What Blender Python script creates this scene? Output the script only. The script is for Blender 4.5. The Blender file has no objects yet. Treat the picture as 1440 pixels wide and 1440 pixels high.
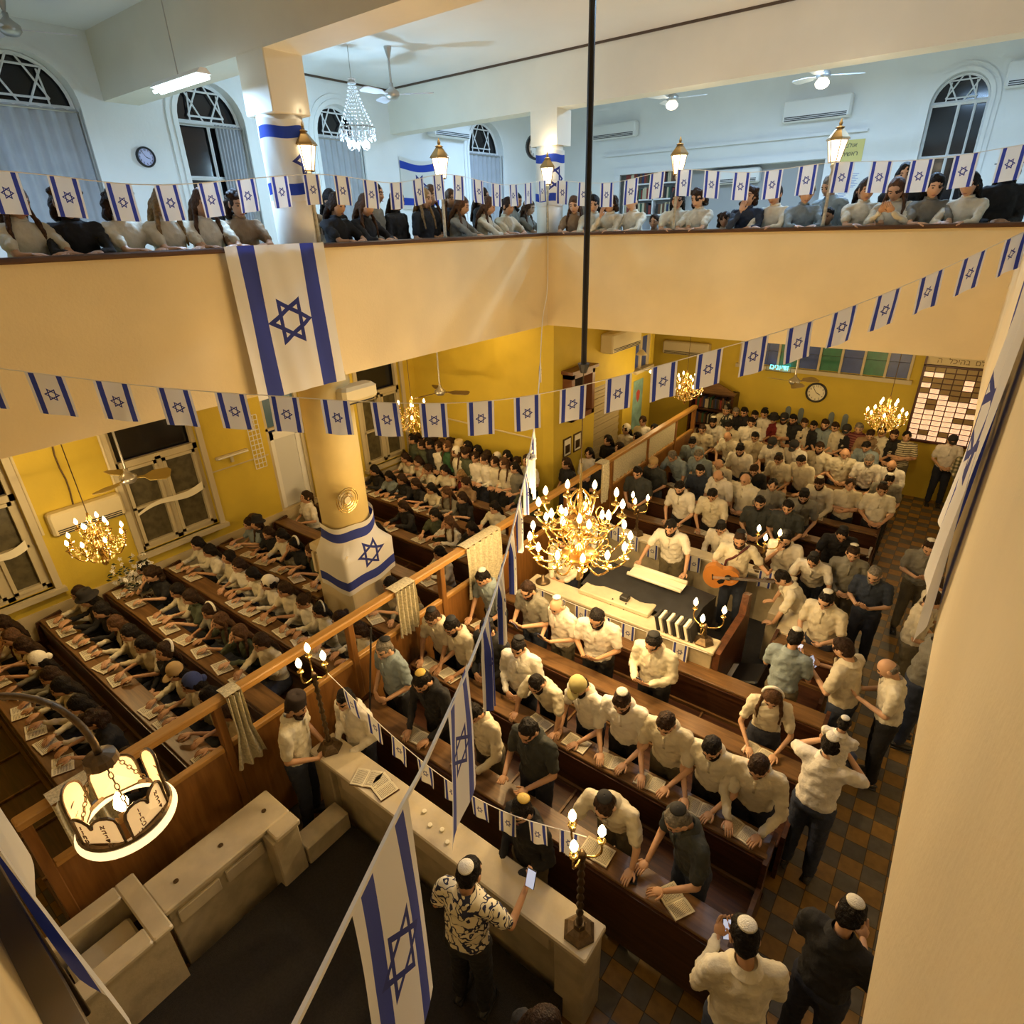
import bpy, bmesh, math, random
from mathutils import Vector, Matrix, noise
from math import sin, cos, pi, radians, sqrt
random.seed(7)
sc = bpy.context.scene
col = sc.collection

# ------------------------------------------------------------------ camera
cam_d = bpy.data.cameras.new('camera'); cam = bpy.data.objects.new('camera', cam_d); col.objects.link(cam)
cam_d.sensor_width = 36; cam_d.lens = 831.27/1440*36; cam_d.clip_start = .01; cam_d.clip_end = 100
_R = [[0.79758707, 0.60256378, -0.02778071], [0.24218373, -0.36206817, -0.90014092], [-0.55245083, 0.71121272, -0.43471203]]
cam.matrix_world = Matrix(((_R[0][0], -_R[1][0], -_R[2][0], 0), (_R[0][1], -_R[1][1], -_R[2][1], 0), (_R[0][2], -_R[1][2], -_R[2][2], 5.9), (0, 0, 0, 1)))
sc.camera = cam
# ------------------------------------------------------------------ world, light, exposure
w = bpy.data.worlds.new('world'); sc.world = w; w.use_nodes = True
w.node_tree.nodes['Background'].inputs[0].default_value = (.012, .014, .022, 1)
w.node_tree.nodes['Background'].inputs[1].default_value = 1
vs = sc.view_settings; vs.view_transform = 'Standard'; vs.look = 'None'; vs.gamma = 1; vs.use_curve_mapping = False
vs.exposure = 0.0
WARM = (1, .66, .28); WARM2 = (1, .70, .32); COOL = (.40, .65, 1)

def point(name, loc, power, color, r=.05):
    l = bpy.data.lights.new(name, 'POINT'); l.energy = power; l.color = color; l.shadow_soft_size = r
    o = bpy.data.objects.new(name, l); o.location = loc; col.objects.link(o); return o

def area(name, loc, sx, sy, power, color, rot=(0, 0, 0)):
    l = bpy.data.lights.new(name, 'AREA'); l.shape = 'RECTANGLE'; l.size = sx; l.size_y = sy; l.energy = power; l.color = color
    o = bpy.data.objects.new(name, l); o.location = loc; o.rotation_euler = rot; col.objects.link(o); return o

# fluorescent battens and lamps of the upper floor (the fittings, all but one, are built below)
area('tube_light_glow', (-7.2, 3.9, 7.26), 1.0, .1, 88, COOL)
area('tube_light_glow', (-8.2, 11.5, 8.05), 1.1, .1, 85, COOL)
area('tube_light_glow', (-3.4, 11.6, 8.3), 1.1, .1, 190, COOL)
area('tube_light_glow', (-1.0, 11.6, 8.3), 1.1, .1, 150, COOL)  # bare area light, no fitting is built for it
area('tube_light_glow', (-8.4, 1.2, 7.9), .1, 1.0, 50, COOL)
point('upper_chandelier_glow', (-8.18, 7.02, 6.95), 100, (.45, .75, 1), .06)
for p in ((-5.6, 12.5, 7.8), (-3.0, 12.5, 7.8)): point('fan_lamp_glow', p, 9, (1, .8, .6), .06)
point('hall_flood_glow', (-2.0, 6.6, 7.9), 38, (.45, .72, 1), .08)

# ------------------------------------------------------------------ helpers
def sock(n, names):
    for k in names:
        if k in n.inputs: return n.inputs[k]
_mats = {}
def mat(name, c=(.5, .5, .5), rough=.6, metal=0, nz=0, nscale=8, bump=0, bscale=30, emit=None, es=0, spec=None, c2=None, alpha=None, trans=0, sheen=0):
    if name in _mats: return _mats[name]
    m = bpy.data.materials.new(name); m.use_nodes = True; nt = m.node_tree; b = nt.nodes['Principled BSDF']
    b.inputs['Base Color'].default_value = (*c, 1); b.inputs['Roughness'].default_value = rough; b.inputs['Metallic'].default_value = metal
    if spec is not None: b.inputs['Specular IOR Level'].default_value = spec
    if trans: b.inputs['Transmission Weight'].default_value = trans
    if alpha is not None: b.inputs['Alpha'].default_value = alpha
    if emit: b.inputs['Emission Color'].default_value = (*emit, 1); b.inputs['Emission Strength'].default_value = es
    if nz or c2:
        tc = nt.nodes.new('ShaderNodeTexCoord'); n = nt.nodes.new('ShaderNodeTexNoise'); n.inputs['Scale'].default_value = nscale; n.inputs['Detail'].default_value = 5
        nt.links.new(tc.outputs['Object'], n.inputs['Vector'])
        mx = nt.nodes.new('ShaderNodeMix'); mx.data_type = 'RGBA'
        a = c2 if c2 else tuple(max(0, x*(1-nz)) for x in c)
        mx.inputs[6].default_value = (*c, 1); mx.inputs[7].default_value = (*a, 1)
        r = nt.nodes.new('ShaderNodeMapRange'); r.inputs[1].default_value = .4; r.inputs[2].default_value = .62
        nt.links.new(n.outputs[0], r.inputs[0]); nt.links.new(r.outputs[0], mx.inputs[0]); nt.links.new(mx.outputs[2], b.inputs['Base Color'])
    if bump:
        tc = nt.nodes.new('ShaderNodeTexCoord'); n = nt.nodes.new('ShaderNodeTexNoise'); n.inputs['Scale'].default_value = bscale; n.inputs['Detail'].default_value = 4
        bp = nt.nodes.new('ShaderNodeBump'); bp.inputs['Strength'].default_value = bump; bp.inputs['Distance'].default_value = .02
        nt.links.new(tc.outputs['Object'], n.inputs['Vector']); nt.links.new(n.outputs[0], bp.inputs['Height']); nt.links.new(bp.outputs[0], b.inputs['Normal'])
    _mats[name] = m; return m

def wood(name, c1, c2, rough=.35, axis='X'):
    m = bpy.data.materials.new(name); m.use_nodes = True; nt = m.node_tree; b = nt.nodes['Principled BSDF']
    tc = nt.nodes.new('ShaderNodeTexCoord'); mp = nt.nodes.new('ShaderNodeMapping'); s = {'X': (1.2, 14, 14), 'Y': (14, 1.2, 14), 'Z': (14, 14, 1.2)}[axis]
    mp.inputs['Scale'].default_value = s
    n = nt.nodes.new('ShaderNodeTexNoise'); n.inputs['Scale'].default_value = 1.6; n.inputs['Detail'].default_value = 6; n.inputs['Distortion'].default_value = .6
    r = nt.nodes.new('ShaderNodeValToRGB'); r.color_ramp.elements[0].position = .35; r.color_ramp.elements[0].color = (*c1, 1); r.color_ramp.elements[1].position = .68; r.color_ramp.elements[1].color = (*c2, 1)
    nt.links.new(tc.outputs['Object'], mp.inputs[0]); nt.links.new(mp.outputs[0], n.inputs['Vector']); nt.links.new(n.outputs[0], r.inputs[0]); nt.links.new(r.outputs[0], b.inputs['Base Color'])
    b.inputs['Roughness'].default_value = rough; _mats[name] = m; return m

def basis(d):
    d = Vector(d).normalized(); a = Vector((0, 0, 1)) if abs(d.z) < .9 else Vector((1, 0, 0))
    u = d.cross(a).normalized(); return u, d.cross(u).normalized(), d

WL = {}
class MB:
    def __init__(s): s.v = []; s.f = []; s.mi = []; s.uv = {}
    def add(s, vs_, fs, mi=0, uvs=None):
        k = len(s.v); s.v += [tuple(x) for x in vs_]
        for i, f in enumerate(fs):
            if uvs: s.uv[len(s.f)] = [uvs[j] for j in f]
            s.f.append(tuple(j+k for j in f)); s.mi.append(mi)
        return s
    def box(s, a, b, mi=0, M=None):
        x0, y0, z0 = a; x1, y1, z1 = b
        vs_ = [Vector(p) for p in ((x0, y0, z0), (x1, y0, z0), (x1, y1, z0), (x0, y1, z0), (x0, y0, z1), (x1, y0, z1), (x1, y1, z1), (x0, y1, z1))]
        if M: vs_ = [M @ p for p in vs_]
        return s.add(vs_, [(3, 2, 1, 0), (4, 5, 6, 7), (0, 1, 5, 4), (1, 2, 6, 5), (2, 3, 7, 6), (3, 0, 4, 7)], mi)
    def rbox(s, a, b, r=.01, mi=0, M=None):          # box with chamfered vertical + top edges
        x0, y0, z0 = a; x1, y1, z1 = b
        def ring(i, z): return [(x0+r+i, y0+i, z), (x1-r-i, y0+i, z), (x1-i, y0+r+i, z), (x1-i, y1-r-i, z), (x1-r-i, y1-i, z), (x0+r+i, y1-i, z), (x0+i, y1-r-i, z), (x0+i, y0+r+i, z)]
        rings = [ring(r, z0), ring(0, z0+r), ring(0, z1-r), ring(r, z1)]
        vs_ = [Vector(p) for rr in rings for p in rr]
        if M: vs_ = [M @ p for p in vs_]
        fs = [tuple(reversed(range(8))), tuple(range(24, 32))]
        for k in range(3):
            for i in range(8): fs.append((k*8+i, k*8+(i+1) % 8, k*8+8+(i+1) % 8, k*8+8+i))
        return s.add(vs_, fs, mi)
    def tube(s, pts, r, n=8, mi=0, closed=False):
        pts = [Vector(p) for p in pts]; N = len(pts); rs = r if isinstance(r, (list, tuple)) else [r]*N
        vs_ = []; u = None
        for i, p in enumerate(pts):
            a = pts[(i-1) % N] if (i or closed) else pts[0]; b = pts[(i+1) % N] if (i < N-1 or closed) else pts[-1]
            d = (b-a).normalized() if (b-a).length > 1e-9 else Vector((0, 0, 1))
            if u is None: u = basis(d)[0]
            u = (u-d*u.dot(d)); u = u.normalized() if u.length > 1e-6 else basis(d)[0]
            w_ = d.cross(u)
            for k in range(n): vs_.append(p+(u*cos(2*pi*k/n)+w_*sin(2*pi*k/n))*rs[i])
        fs = []
        for i in range(N if closed else N-1):
            j = (i+1) % N
            for k in range(n): fs.append((i*n+k, i*n+(k+1) % n, j*n+(k+1) % n, j*n+k))
        if not closed: fs += [tuple(reversed(range(n))), tuple((N-1)*n+k for k in range(n))]
        return s.add(vs_, fs, mi)
    def cyl(s, a, b, r, r2=None, n=12, mi=0): return s.tube([a, b], [r, r if r2 is None else r2], n, mi)
    def sph(s, c, r, n=10, m=7, mi=0, M=None, fn=None):
        rx, ry, rz = r if isinstance(r, (list, tuple)) else (r, r, r); vs_ = []
        for j in range(m+1):
            t = pi*j/m
            for k in range(n):
                a = 2*pi*k/n; q = Vector((sin(t)*cos(a), sin(t)*sin(a), cos(t)))
                p = Vector((q.x*rx, q.y*ry, q.z*rz))
                if fn: p = fn(p, q)
                if M: p = M @ p
                vs_.append(p+Vector(c))
        fs = []
        for j in range(m):
            for k in range(n): fs.append((j*n+k, (j+1)*n+k, (j+1)*n+(k+1) % n, j*n+(k+1) % n))
        return s.add(vs_, fs, mi)
    def lathe(s, prof, c=(0, 0, 0), n=16, mi=0, M=None):
        vs_ = []
        for r, z in prof:
            for k in range(n):
                p = Vector((r*cos(2*pi*k/n), r*sin(2*pi*k/n), z))
                if M: p = M @ p
                vs_.append(p+Vector(c))
        fs = []
        for j in range(len(prof)-1):
            for k in range(n): fs.append((j*n+k, j*n+(k+1) % n, (j+1)*n+(k+1) % n, (j+1)*n+k))
        fs += [tuple(reversed(range(n))), tuple((len(prof)-1)*n+k for k in range(n))]
        return s.add(vs_, fs, mi)
    def prism(s, poly, o, U, V, N, d, mi=0):          # polygon in plane (o,U,V) extruded along N by d
        o, U, V, N = map(Vector, (o, U, V, N)); n = len(poly)
        a = [o+U*x+V*y for x, y in poly]; b = [p+N*d for p in a]
        fs = [tuple(reversed(range(n))), tuple(range(n, 2*n))]+[(i, (i+1) % n, n+(i+1) % n, n+i) for i in range(n)]
        return s.add(a+b, fs, mi)
    def grid(s, fn, nu, nv, mi=0, uvf=None):
        vs_ = []; uv = []
        for j in range(nv+1):
            for i in range(nu+1):
                u, v = i/nu, j/nv; vs_.append(fn(u, v)); uv.append(uvf(u, v) if uvf else (u, v))
        fs = [(j*(nu+1)+i, j*(nu+1)+i+1, (j+1)*(nu+1)+i+1, (j+1)*(nu+1)+i) for j in range(nv) for i in range(nu)]
        return s.add(vs_, fs, mi, uv)
    def mesh(s, name, off=Vector((0, 0, 0)), smooth=False):
        me = bpy.data.meshes.new(name); me.from_pydata([tuple(Vector(p)-off) for p in s.v], [], s.f)
        me.polygons.foreach_set('material_index', s.mi)
        if smooth: me.polygons.foreach_set('use_smooth', [True]*len(s.f))
        if s.uv:
            l = me.uv_layers.new(name='UVMap')
            for i, p in enumerate(me.polygons):
                if i in s.uv:
                    for j, li in enumerate(p.loop_indices): l.data[li].uv = s.uv[i][j]
        me.update(); return me
    def build(s, name, mats, parent=None, smooth=False, origin=None):
        if parent: off = WL[parent.name]
        elif origin is not None: off = Vector(origin)
        else:
            xs = [p[0] for p in s.v]; ys = [p[1] for p in s.v]; off = Vector(((min(xs)+max(xs))/2, (min(ys)+max(ys))/2, min(p[2] for p in s.v)))
        me = s.mesh(name, off, smooth)
        if not isinstance(mats, (list, tuple)): mats = [mats]
        for m in mats: me.materials.append(m)
        o = bpy.data.objects.new(name, me); col.objects.link(o)
        if parent: o.parent = parent; WL[o.name] = off
        else: o.location = off; WL[o.name] = off
        return o

def tag(o, label=None, cat=None, group=None, kind=None):
    if label: o['label'] = label
    if cat: o['category'] = cat
    if group: o['group'] = group
    if kind: o['kind'] = kind
    return o
def thing(name, loc, label, cat, group=None):
    o = bpy.data.objects.new(name, None); o.empty_display_size = .1; col.objects.link(o); o.location = loc; WL[o.name] = Vector(loc)
    return tag(o, label, cat, group)
def struct(mb, name, mats, **k): return tag(mb.build(name, mats, **k), kind='structure')
KIDS = {}
def copy_tree(o, parent=None):
    c = o.copy(); col.objects.link(c); c.parent = parent
    for ch in o.children: copy_tree(ch, c)
    return c
def place(proto, used, loc, rz=0, sc_=1, label=None, cat=None, group=None):
    o = proto if not used else copy_tree(proto)
    o.location = loc; o.rotation_euler = (0, 0, rz); o.scale = (sc_, sc_, sc_); tag(o, label, cat, group); return o
def bez(p0, p1, p2, n=10): 
    p0, p1, p2 = map(Vector, (p0, p1, p2)); return [(p0*(1-t)**2+p1*2*t*(1-t)+p2*t*t) for t in [i/n for i in range(n+1)]]
ORD = ['first', 'second', 'third', 'fourth', 'fifth', 'sixth', 'seventh', 'eighth', 'ninth', 'tenth', 'eleventh', 'twelfth', 'thirteenth', 'fourteenth', 'fifteenth', 'sixteenth', 'seventeenth', 'eighteenth', 'nineteenth', 'twentieth', 'twenty-first', 'twenty-second', 'twenty-third', 'twenty-fourth', 'twenty-fifth', 'twenty-sixth', 'twenty-seventh', 'twenty-eighth', 'twenty-ninth', 'thirtieth']

# ------------------------------------------------------------------ materials
M_fascia = mat('cream_paint', (.74, .60, .34), .75, nz=.07, nscale=1.3, bump=.12, bscale=40)
M_white = mat('white_paint', (.82, .83, .82), .7, nz=.05, nscale=1.1, bump=.08, bscale=30)
M_yellow = mat('yellow_paint', (.60, .45, .045), .7, nz=.10, nscale=1.2, bump=.12, bscale=30)
M_plinth = mat('dull_cream_paint', (.62, .52, .32), .7, nz=.12, nscale=2, bump=.1)
M_ceil = mat('ceiling_paint', (.80, .80, .80), .8, nz=.04, nscale=.8)
M_rail = wood('dark_rail_wood', (.05, .022, .012), (.10, .045, .02), .3, 'Y')
M_railx = wood('dark_rail_wood_across', (.05, .022, .012), (.10, .045, .02), .3, 'X')
M_pew = wood('pew_wood', (.035, .012, .006), (.085, .032, .013), .34, 'X')
M_pewtop = wood('pew_ledge_wood', (.11, .055, .02), (.22, .115, .042), .38, 'X')
M_part = wood('partition_wood', (.19, .08, .018), (.27, .12, .03), .38, 'Z')
M_partrail = wood('partition_rail_wood', (.36, .18, .04), (.46, .25, .07), .4, 'Y')
M_stone = mat('pale_marble', (.62, .54, .38), .35, nz=.18, nscale=3.5, bump=.05)
M_stone2 = mat('worn_stone', (.50, .43, .29), .5, nz=.25, nscale=5, bump=.1)
M_carpet = mat('black_carpet', (.022, .018, .014), .95, nz=.3, nscale=60, bump=.5, bscale=200)
M_black = mat('black_plastic', (.015, .015, .016), .4)
M_velvet = mat('black_velvet', (.02, .02, .022), .8, nz=.3, nscale=6, bump=.2, bscale=12)
M_dark = mat('night_glass', (.012, .012, .014), .12)
M_frost = mat('frosted_dark_glass', (.10, .085, .045), .4, nz=.4, nscale=9)
M_frame = mat('grey_window_paint', (.50, .44, .30), .55)
M_wframe = mat('white_window_paint', (.78, .79, .80), .5)
M_curtain = mat('grey_curtain_cloth', (.42, .44, .48), .9, nz=.1, nscale=4)
M_plastic = mat('white_plastic', (.78, .78, .76), .35)
M_crplastic = mat('yellowed_plastic', (.62, .55, .36), .4)
M_metal = mat('grey_metal', (.45, .44, .42), .35, .8)
M_brass = mat('polished_brass', (.80, .56, .20), .25, 1.0)
M_dbrass = mat('dark_bronze', (.16, .11, .06), .4, .8, nz=.3, nscale=30)
M_paper = mat('cream_paper', (.80, .76, .62), .8)
M_crystal = mat('crystal_glass', (.9, .9, .95), .08, spec=.8)
M_rope = mat('white_cord', (.78, .76, .70), .8)
def emis(name, c, s): return mat(name, c, .5, emit=c, es=s)
M_bulb = emis('warm_bulb', (1, .74, .36), 14)
M_bulb2 = emis('lantern_bulb', (1, .85, .58), 4.5)
M_tube = emis('cool_tube', (.75, .93, 1), 9)

# flags: stripes and six-pointed star drawn from the mesh UV
def flagmat(name, vertical=True, asp=1.3, white=(.78, .76, .70), blue=(.035, .055, .30), star=(.025, .035, .20), R=.175, lw=.016, s0=.08, s1=.225):
    m = bpy.data.materials.new(name); m.use_nodes = True; nt = m.node_tree; N = nt.nodes; L = nt.links; b = N['Principled BSDF']; b.inputs['Roughness'].default_value = .85
    uv = N.new('ShaderNodeUVMap'); sp = N.new('ShaderNodeSeparateXYZ'); L.new(uv.outputs[0], sp.inputs[0])
    def op(o, a, b_=None):
        n = N.new('ShaderNodeMath'); n.operation = o
        for i, x in enumerate((a, b_)):
            if x is None: continue
            if isinstance(x, (int, float)): n.inputs[i].default_value = x
            else: L.new(x, n.inputs[i])
        return n.outputs[0]
    U, V = (sp.outputs[0], sp.outputs[1]) if vertical else (sp.outputs[1], sp.outputs[0])
    u = op('SUBTRACT', U, .5); v = op('MULTIPLY', op('SUBTRACT', V, .5), asp)
    au = op('ABSOLUTE', u)
    stripe = op('MULTIPLY', op('GREATER_THAN', au, .5-s1), op('LESS_THAN', au, .5-s0))
    a1 = v; a2 = op('ADD', op('MULTIPLY', u, .866), op('MULTIPLY', v, -.5)); a3 = op('ADD', op('MULTIPLY', u, -.866), op('MULTIPLY', v, -.5))
    if vertical:   # on a flag hung by its hoist the star points lie sideways
        a1 = u; a2 = op('ADD', op('MULTIPLY', v, .866), op('MULTIPLY', u, -.5)); a3 = op('ADD', op('MULTIPLY', v, -.866), op('MULTIPLY', u, -.5))
    t1 = op('MAXIMUM', op('MAXIMUM', a1, a2), a3); t2 = op('MULTIPLY', op('MINIMUM', op('MINIMUM', a1, a2), a3), -1)
    st = op('MAXIMUM', op('LESS_THAN', op('ABSOLUTE', op('SUBTRACT', t1, R/2)), lw), op('LESS_THAN', op('ABSOLUTE', op('SUBTRACT', t2, R/2)), lw))
    mx = N.new('ShaderNodeMix'); mx.data_type = 'RGBA'; mx.inputs[6].default_value = (*white, 1); mx.inputs[7].default_value = (*blue, 1); L.new(stripe, mx.inputs[0])
    m2 = N.new('ShaderNodeMix'); m2.data_type = 'RGBA'; m2.inputs[7].default_value = (*star, 1); L.new(mx.outputs[2], m2.inputs[6]); L.new(st, m2.inputs[0])
    L.new(m2.outputs[2], b.inputs['Base Color'])
    # thin cloth: some light comes through
    tr = N.new('ShaderNodeBsdfTranslucent'); L.new(m2.outputs[2], tr.inputs[0]); ms = N.new('ShaderNodeMixShader'); ms.inputs[0].default_value = .25
    out = N['Material Output']; L.new(b.outputs[0], ms.inputs[1]); L.new(tr.outputs[0], ms.inputs[2]); L.new(ms.outputs[0], out.inputs[0])
    _mats[name] = m; return m
M_flag = flagmat('bunting_flag_cloth', True, 1.22)
M_bigflag = flagmat('hanging_flag_cloth', True, 1.3, R=.20, lw=.019, s0=.11, s1=.27)
M_longflag = flagmat('long_hanging_flag_cloth', True, 1.7, R=.27, lw=.022, s0=.12, s1=.30)
M_hflag = flagmat('wide_flag_cloth', False, 1.35, R=.22, lw=.02, blue=(.02, .06, .42))
M_hflag2 = flagmat('long_flag_cloth', False, 1.8, R=.20, lw=.018)

# checked floor tiles
M_tile = bpy.data.materials.new('checked_floor_tile'); M_tile.use_nodes = True
nt = M_tile.node_tree; b = nt.nodes['Principled BSDF']; tc = nt.nodes.new('ShaderNodeTexCoord'); mp = nt.nodes.new('ShaderNodeMapping')
mp.inputs['Location'].default_value = (.07, .03, 0.01); mp.inputs['Scale'].default_value = (4.9, 4.9, 0)
ck = nt.nodes.new('ShaderNodeTexChecker'); ck.inputs['Color1'].default_value = (.27, .145, .03, 1); ck.inputs['Color2'].default_value = (.10, .09, .072, 1); ck.inputs['Scale'].default_value = 1
bk = nt.nodes.new('ShaderNodeTexBrick'); bk.offset = 0; bk.inputs['Scale'].default_value = 1; bk.inputs['Brick Width'].default_value = 1; bk.inputs['Row Height'].default_value = 1; bk.inputs['Mortar Size'].default_value = .018
bk.inputs['Color1'].default_value = (1, 1, 1, 1); bk.inputs['Color2'].default_value = (.75, .75, .75, 1); bk.inputs['Mortar'].default_value = (.25, .22, .18, 1)
n = nt.nodes.new('ShaderNodeTexNoise'); n.inputs['Scale'].default_value = 2.2; n.inputs['Detail'].default_value = 6
mu = nt.nodes.new('ShaderNodeMix'); mu.data_type = 'RGBA'; mu.blend_type = 'MULTIPLY'; mu.inputs[0].default_value = 1
mu2 = nt.nodes.new('ShaderNodeMix'); mu2.data_type = 'RGBA'; mu2.blend_type = 'OVERLAY'; mu2.inputs[0].default_value = .5
nt.links.new(tc.outputs['Object'], mp.inputs[0])
for q in (ck, bk): nt.links.new(mp.outputs[0], q.inputs['Vector'])
nt.links.new(mp.outputs[0], n.inputs['Vector']); nt.links.new(ck.outputs[0], mu.inputs[6]); nt.links.new(bk.outputs[0], mu.inputs[7])
nt.links.new(mu.outputs[2], mu2.inputs[6]); nt.links.new(n.outputs[0], mu2.inputs[7]); nt.links.new(mu2.outputs[2], b.inputs['Base Color']); b.inputs['Roughness'].default_value = .4

# ------------------------------------------------------------------ room shell
XW = -10.0; XR = 3.4; YN = -3.2; YF = 15.5; XC = -6.2; YY = 9.4; ZC = 8.3
struct(MB().box((XW-.3, YN-.3, -.2), (XR+.3, YF+.3, 0)), 'floor', M_tile, origin=(0, 0, 0))
c = MB().box((XW-.3, YN-.3, ZC), (XR+.3, YY+.3, ZC+.2)); c.box((XW-.3, YY+.3, 8.7), (XR+.3, YF+.3, 8.9))
struct(c, 'ceiling', M_ceil)

def arch(w_, h, n=14):    # half width, straight height -> polygon with a round top
    return [(-w_, 0), (w_, 0)]+[(w_*cos(pi*i/n), h+w_*sin(pi*i/n)) for i in range(n+1)]
def boolean_cut(o, cutters):
    for k in cutters:
        md = o.modifiers.new('cut', 'BOOLEAN'); md.object = k; md.operation = 'DIFFERENCE'; md.solver = 'EXACT'
    dg = bpy.context.evaluated_depsgraph_get(); me = bpy.data.meshes.new_from_object(o.evaluated_get(dg)); o.modifiers.clear(); o.data = me
    for k in cutters: bpy.data.objects.remove(k)

# left wall: painted white above the gallery floor and yellow below, with arched upper windows and square lower ones
UPW = [(1.05, .60), (3.42, .56), (5.76, .53), (8.15, .50), (12.3, .62)]
ZARCH = 7.35
wl = struct(MB().box((XW-.3, YN, 4.45), (XW, YF, 8.75)), 'wall_left', M_white)
cut = []
for yc, hw in UPW:
    zt = ZARCH+.08; o = MB().prism([(x, y) for x, y in arch(hw, zt-5.3)], (XW-.5, yc, 5.3), (0, 1, 0), (0, 0, 1), (1, 0, 0), .8).build('c', M_white); cut.append(o)
boolean_cut(wl, cut)
wl2 = struct(MB().box((XW-.3, YN, 0), (XW, YY, 4.45)), 'wall_left_lower', M_yellow)
cut = []
LOW = [(.75, 1.75, 1.25, 3.75), (3.02, 4.32, 1.25, 3.75), (5.55, 6.35, 0.05, 3.6), (7.75, 8.95, 1.15, 3.75)]
for y0, y1, z0, z1 in LOW: cut.append(MB().box((XW-.5, y0, z0), (XW+.3, y1, z1)).build('c', M_white))
boolean_cut(wl2, cut)
struct(MB().box((XW-.3, YN, 0), (XW+.02, YY, 1.0)), 'trim_1', M_plinth)
# yellow end wall of the women's side, side wall beyond, far wall
struct(MB().box((XW, YY, 0), (XC-.25, YY+.25, 4.4)), 'wall_back_left', M_yellow)
ws = struct(MB().box((XC-.25, YY, 0), (XC, 13.85, 4.4)), 'wall_side', M_yellow)
boolean_cut(ws, [MB().box((XC-.2, 11.0, 0.02), (XC+.3, 12.35, 2.75)).build('c', M_white), MB().box((XC-.15, 12.85, 2.75), (XC+.3, 13.7, 3.5)).build('c', M_white)])
wf = struct(MB().box((XC-1.6, YF, 0), (XR, YF+.3, 4.4)), 'wall_far_lower', M_yellow)
wf2 = struct(MB().box((XW, YF, 4.4), (XR, YF+.3, 8.75)), 'wall_far', M_white)
boolean_cut(wf2, [MB().prism(arch(.46, 2.55), (-1.28, YF+.6, 5.2), (1, 0, 0), (0, 0, 1), (0, -1, 0), .8).build('c', M_white), MB().box((-8.3, YF-.2, 5.0), (-3.3, YF+.25, 7.0)).build('c', M_white)])
struct(MB().box((XR, YN, 0), (XR+.3, YF, 8.75)), 'wall_right', M_white)
struct(MB().box((XW, YN-.3, 0), (XR, YN, 8.75)), 'wall_near', M_yellow)
struct(MB().box((-5.9, -3.0, 0), (.0, -.75, 4.3)), 'wall_ark', M_plinth)

# gallery slabs and parapets
g = MB(); g.box((XW, YN, 4.32), (XC-.02, YF, 4.55)); g.box((XC-.02, YY-.2+.05, 4.32), (XR, YF, 4.55)); g.box((.3, YN, 4.32), (XR, YY-.15, 4.55)); g.box((XC-.02, YN, 4.32), (.3, -.25, 4.55))
struct(g, 'trim_2', M_fascia)
PZ0, PZ1 = 4.28, 5.74
struct(MB().box((XC-.12, -.1, PZ0), (XC, 9.32, PZ1)), 'wall_gallery_left', M_fascia)
struct(MB().box((XC, 9.2, PZ0), (.17, 9.32, PZ1)), 'wall_gallery_far', M_fascia)
struct(MB().box((.17, -.22, PZ0), (.29, 9.32, PZ1)), 'wall_gallery_right', M_fascia)
g = MB().box((XC, -.22, 4.42), (.17, -.1, PZ1)); struct(g, 'wall_gallery_near', M_fascia)
struct(MB().box((XC, -.23, 4.25), (.17, -.045, 4.42)), 'trim_3', mat('grey_moulding', (.25, .2, .14), .6))
struct(MB().rbox((XC-.18, -.1, PZ1), (XC+.05, 9.15, PZ1+.05), .012), 'trim_4', M_rail)
struct(MB().rbox((XC-.18, 9.15, PZ1), (.15, 9.38, PZ1+.05), .012), 'trim_5', M_railx)
struct(MB().rbox((.16, -.16, PZ1), (.36, 9.38, PZ1+.05), .012), 'trim_6', M_rail)
struct(MB().rbox((XC, -.3, PZ1), (.16, -.09, PZ1+.05), .012), 'trim_7', M_railx)
# beams: one across the hall, one along the back of the void, with lintels
struct(MB().box((XW, 4.30, 7.55), (XR, 4.75, ZC)), 'trim_8', M_fascia if False else mat('beam_paint', (.80, .76, .66), .7, nz=.05, nscale=1.5))
struct(MB().box((XW, YY, 7.58), (XR, YY+.35, 8.72)), 'trim_9', _mats['beam_paint'])
struct(MB().box((XW, YY-.02, 8.27), (XR, YY, 8.30)), 'trim_10', mat('dark_line', (.09, .06, .04), .8))
struct(MB().box((XW, 4.75, 8.27), (XW+.02, YY, 8.30)), 'trim_11', _mats['dark_line'])
struct(MB().box((XW, -3.2, 7.95), (XW+.0+1.9, -.6, ZC)), 'trim_12', M_ceil)
struct(MB().box((XC-1.6, 13.6, 0), (XC-.25, 13.85, 4.4)), 'wall_alcove', M_yellow)
struct(MB().box((XC-1.8, 13.6, 0), (XC-1.6, YF, 4.4)), 'wall_alcove_side', M_yellow)
WIN = [0]
def star_bars(mb, o, U, V, cx, cz, R, t=.016, d=.03, mi=0, rot=pi/2):
    o, U, V = map(Vector, (o, U, V)); Nn = U.cross(V)
    for k in range(2):
        p = [o+U*(cx+R*cos(rot+k*pi+2*pi*i/3))+V*(cz+R*sin(rot+k*pi+2*pi*i/3)) for i in range(3)]
        for i in range(3): mb.tube([p[i], p[(i+1) % 3]], t, 4, mi)
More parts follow.
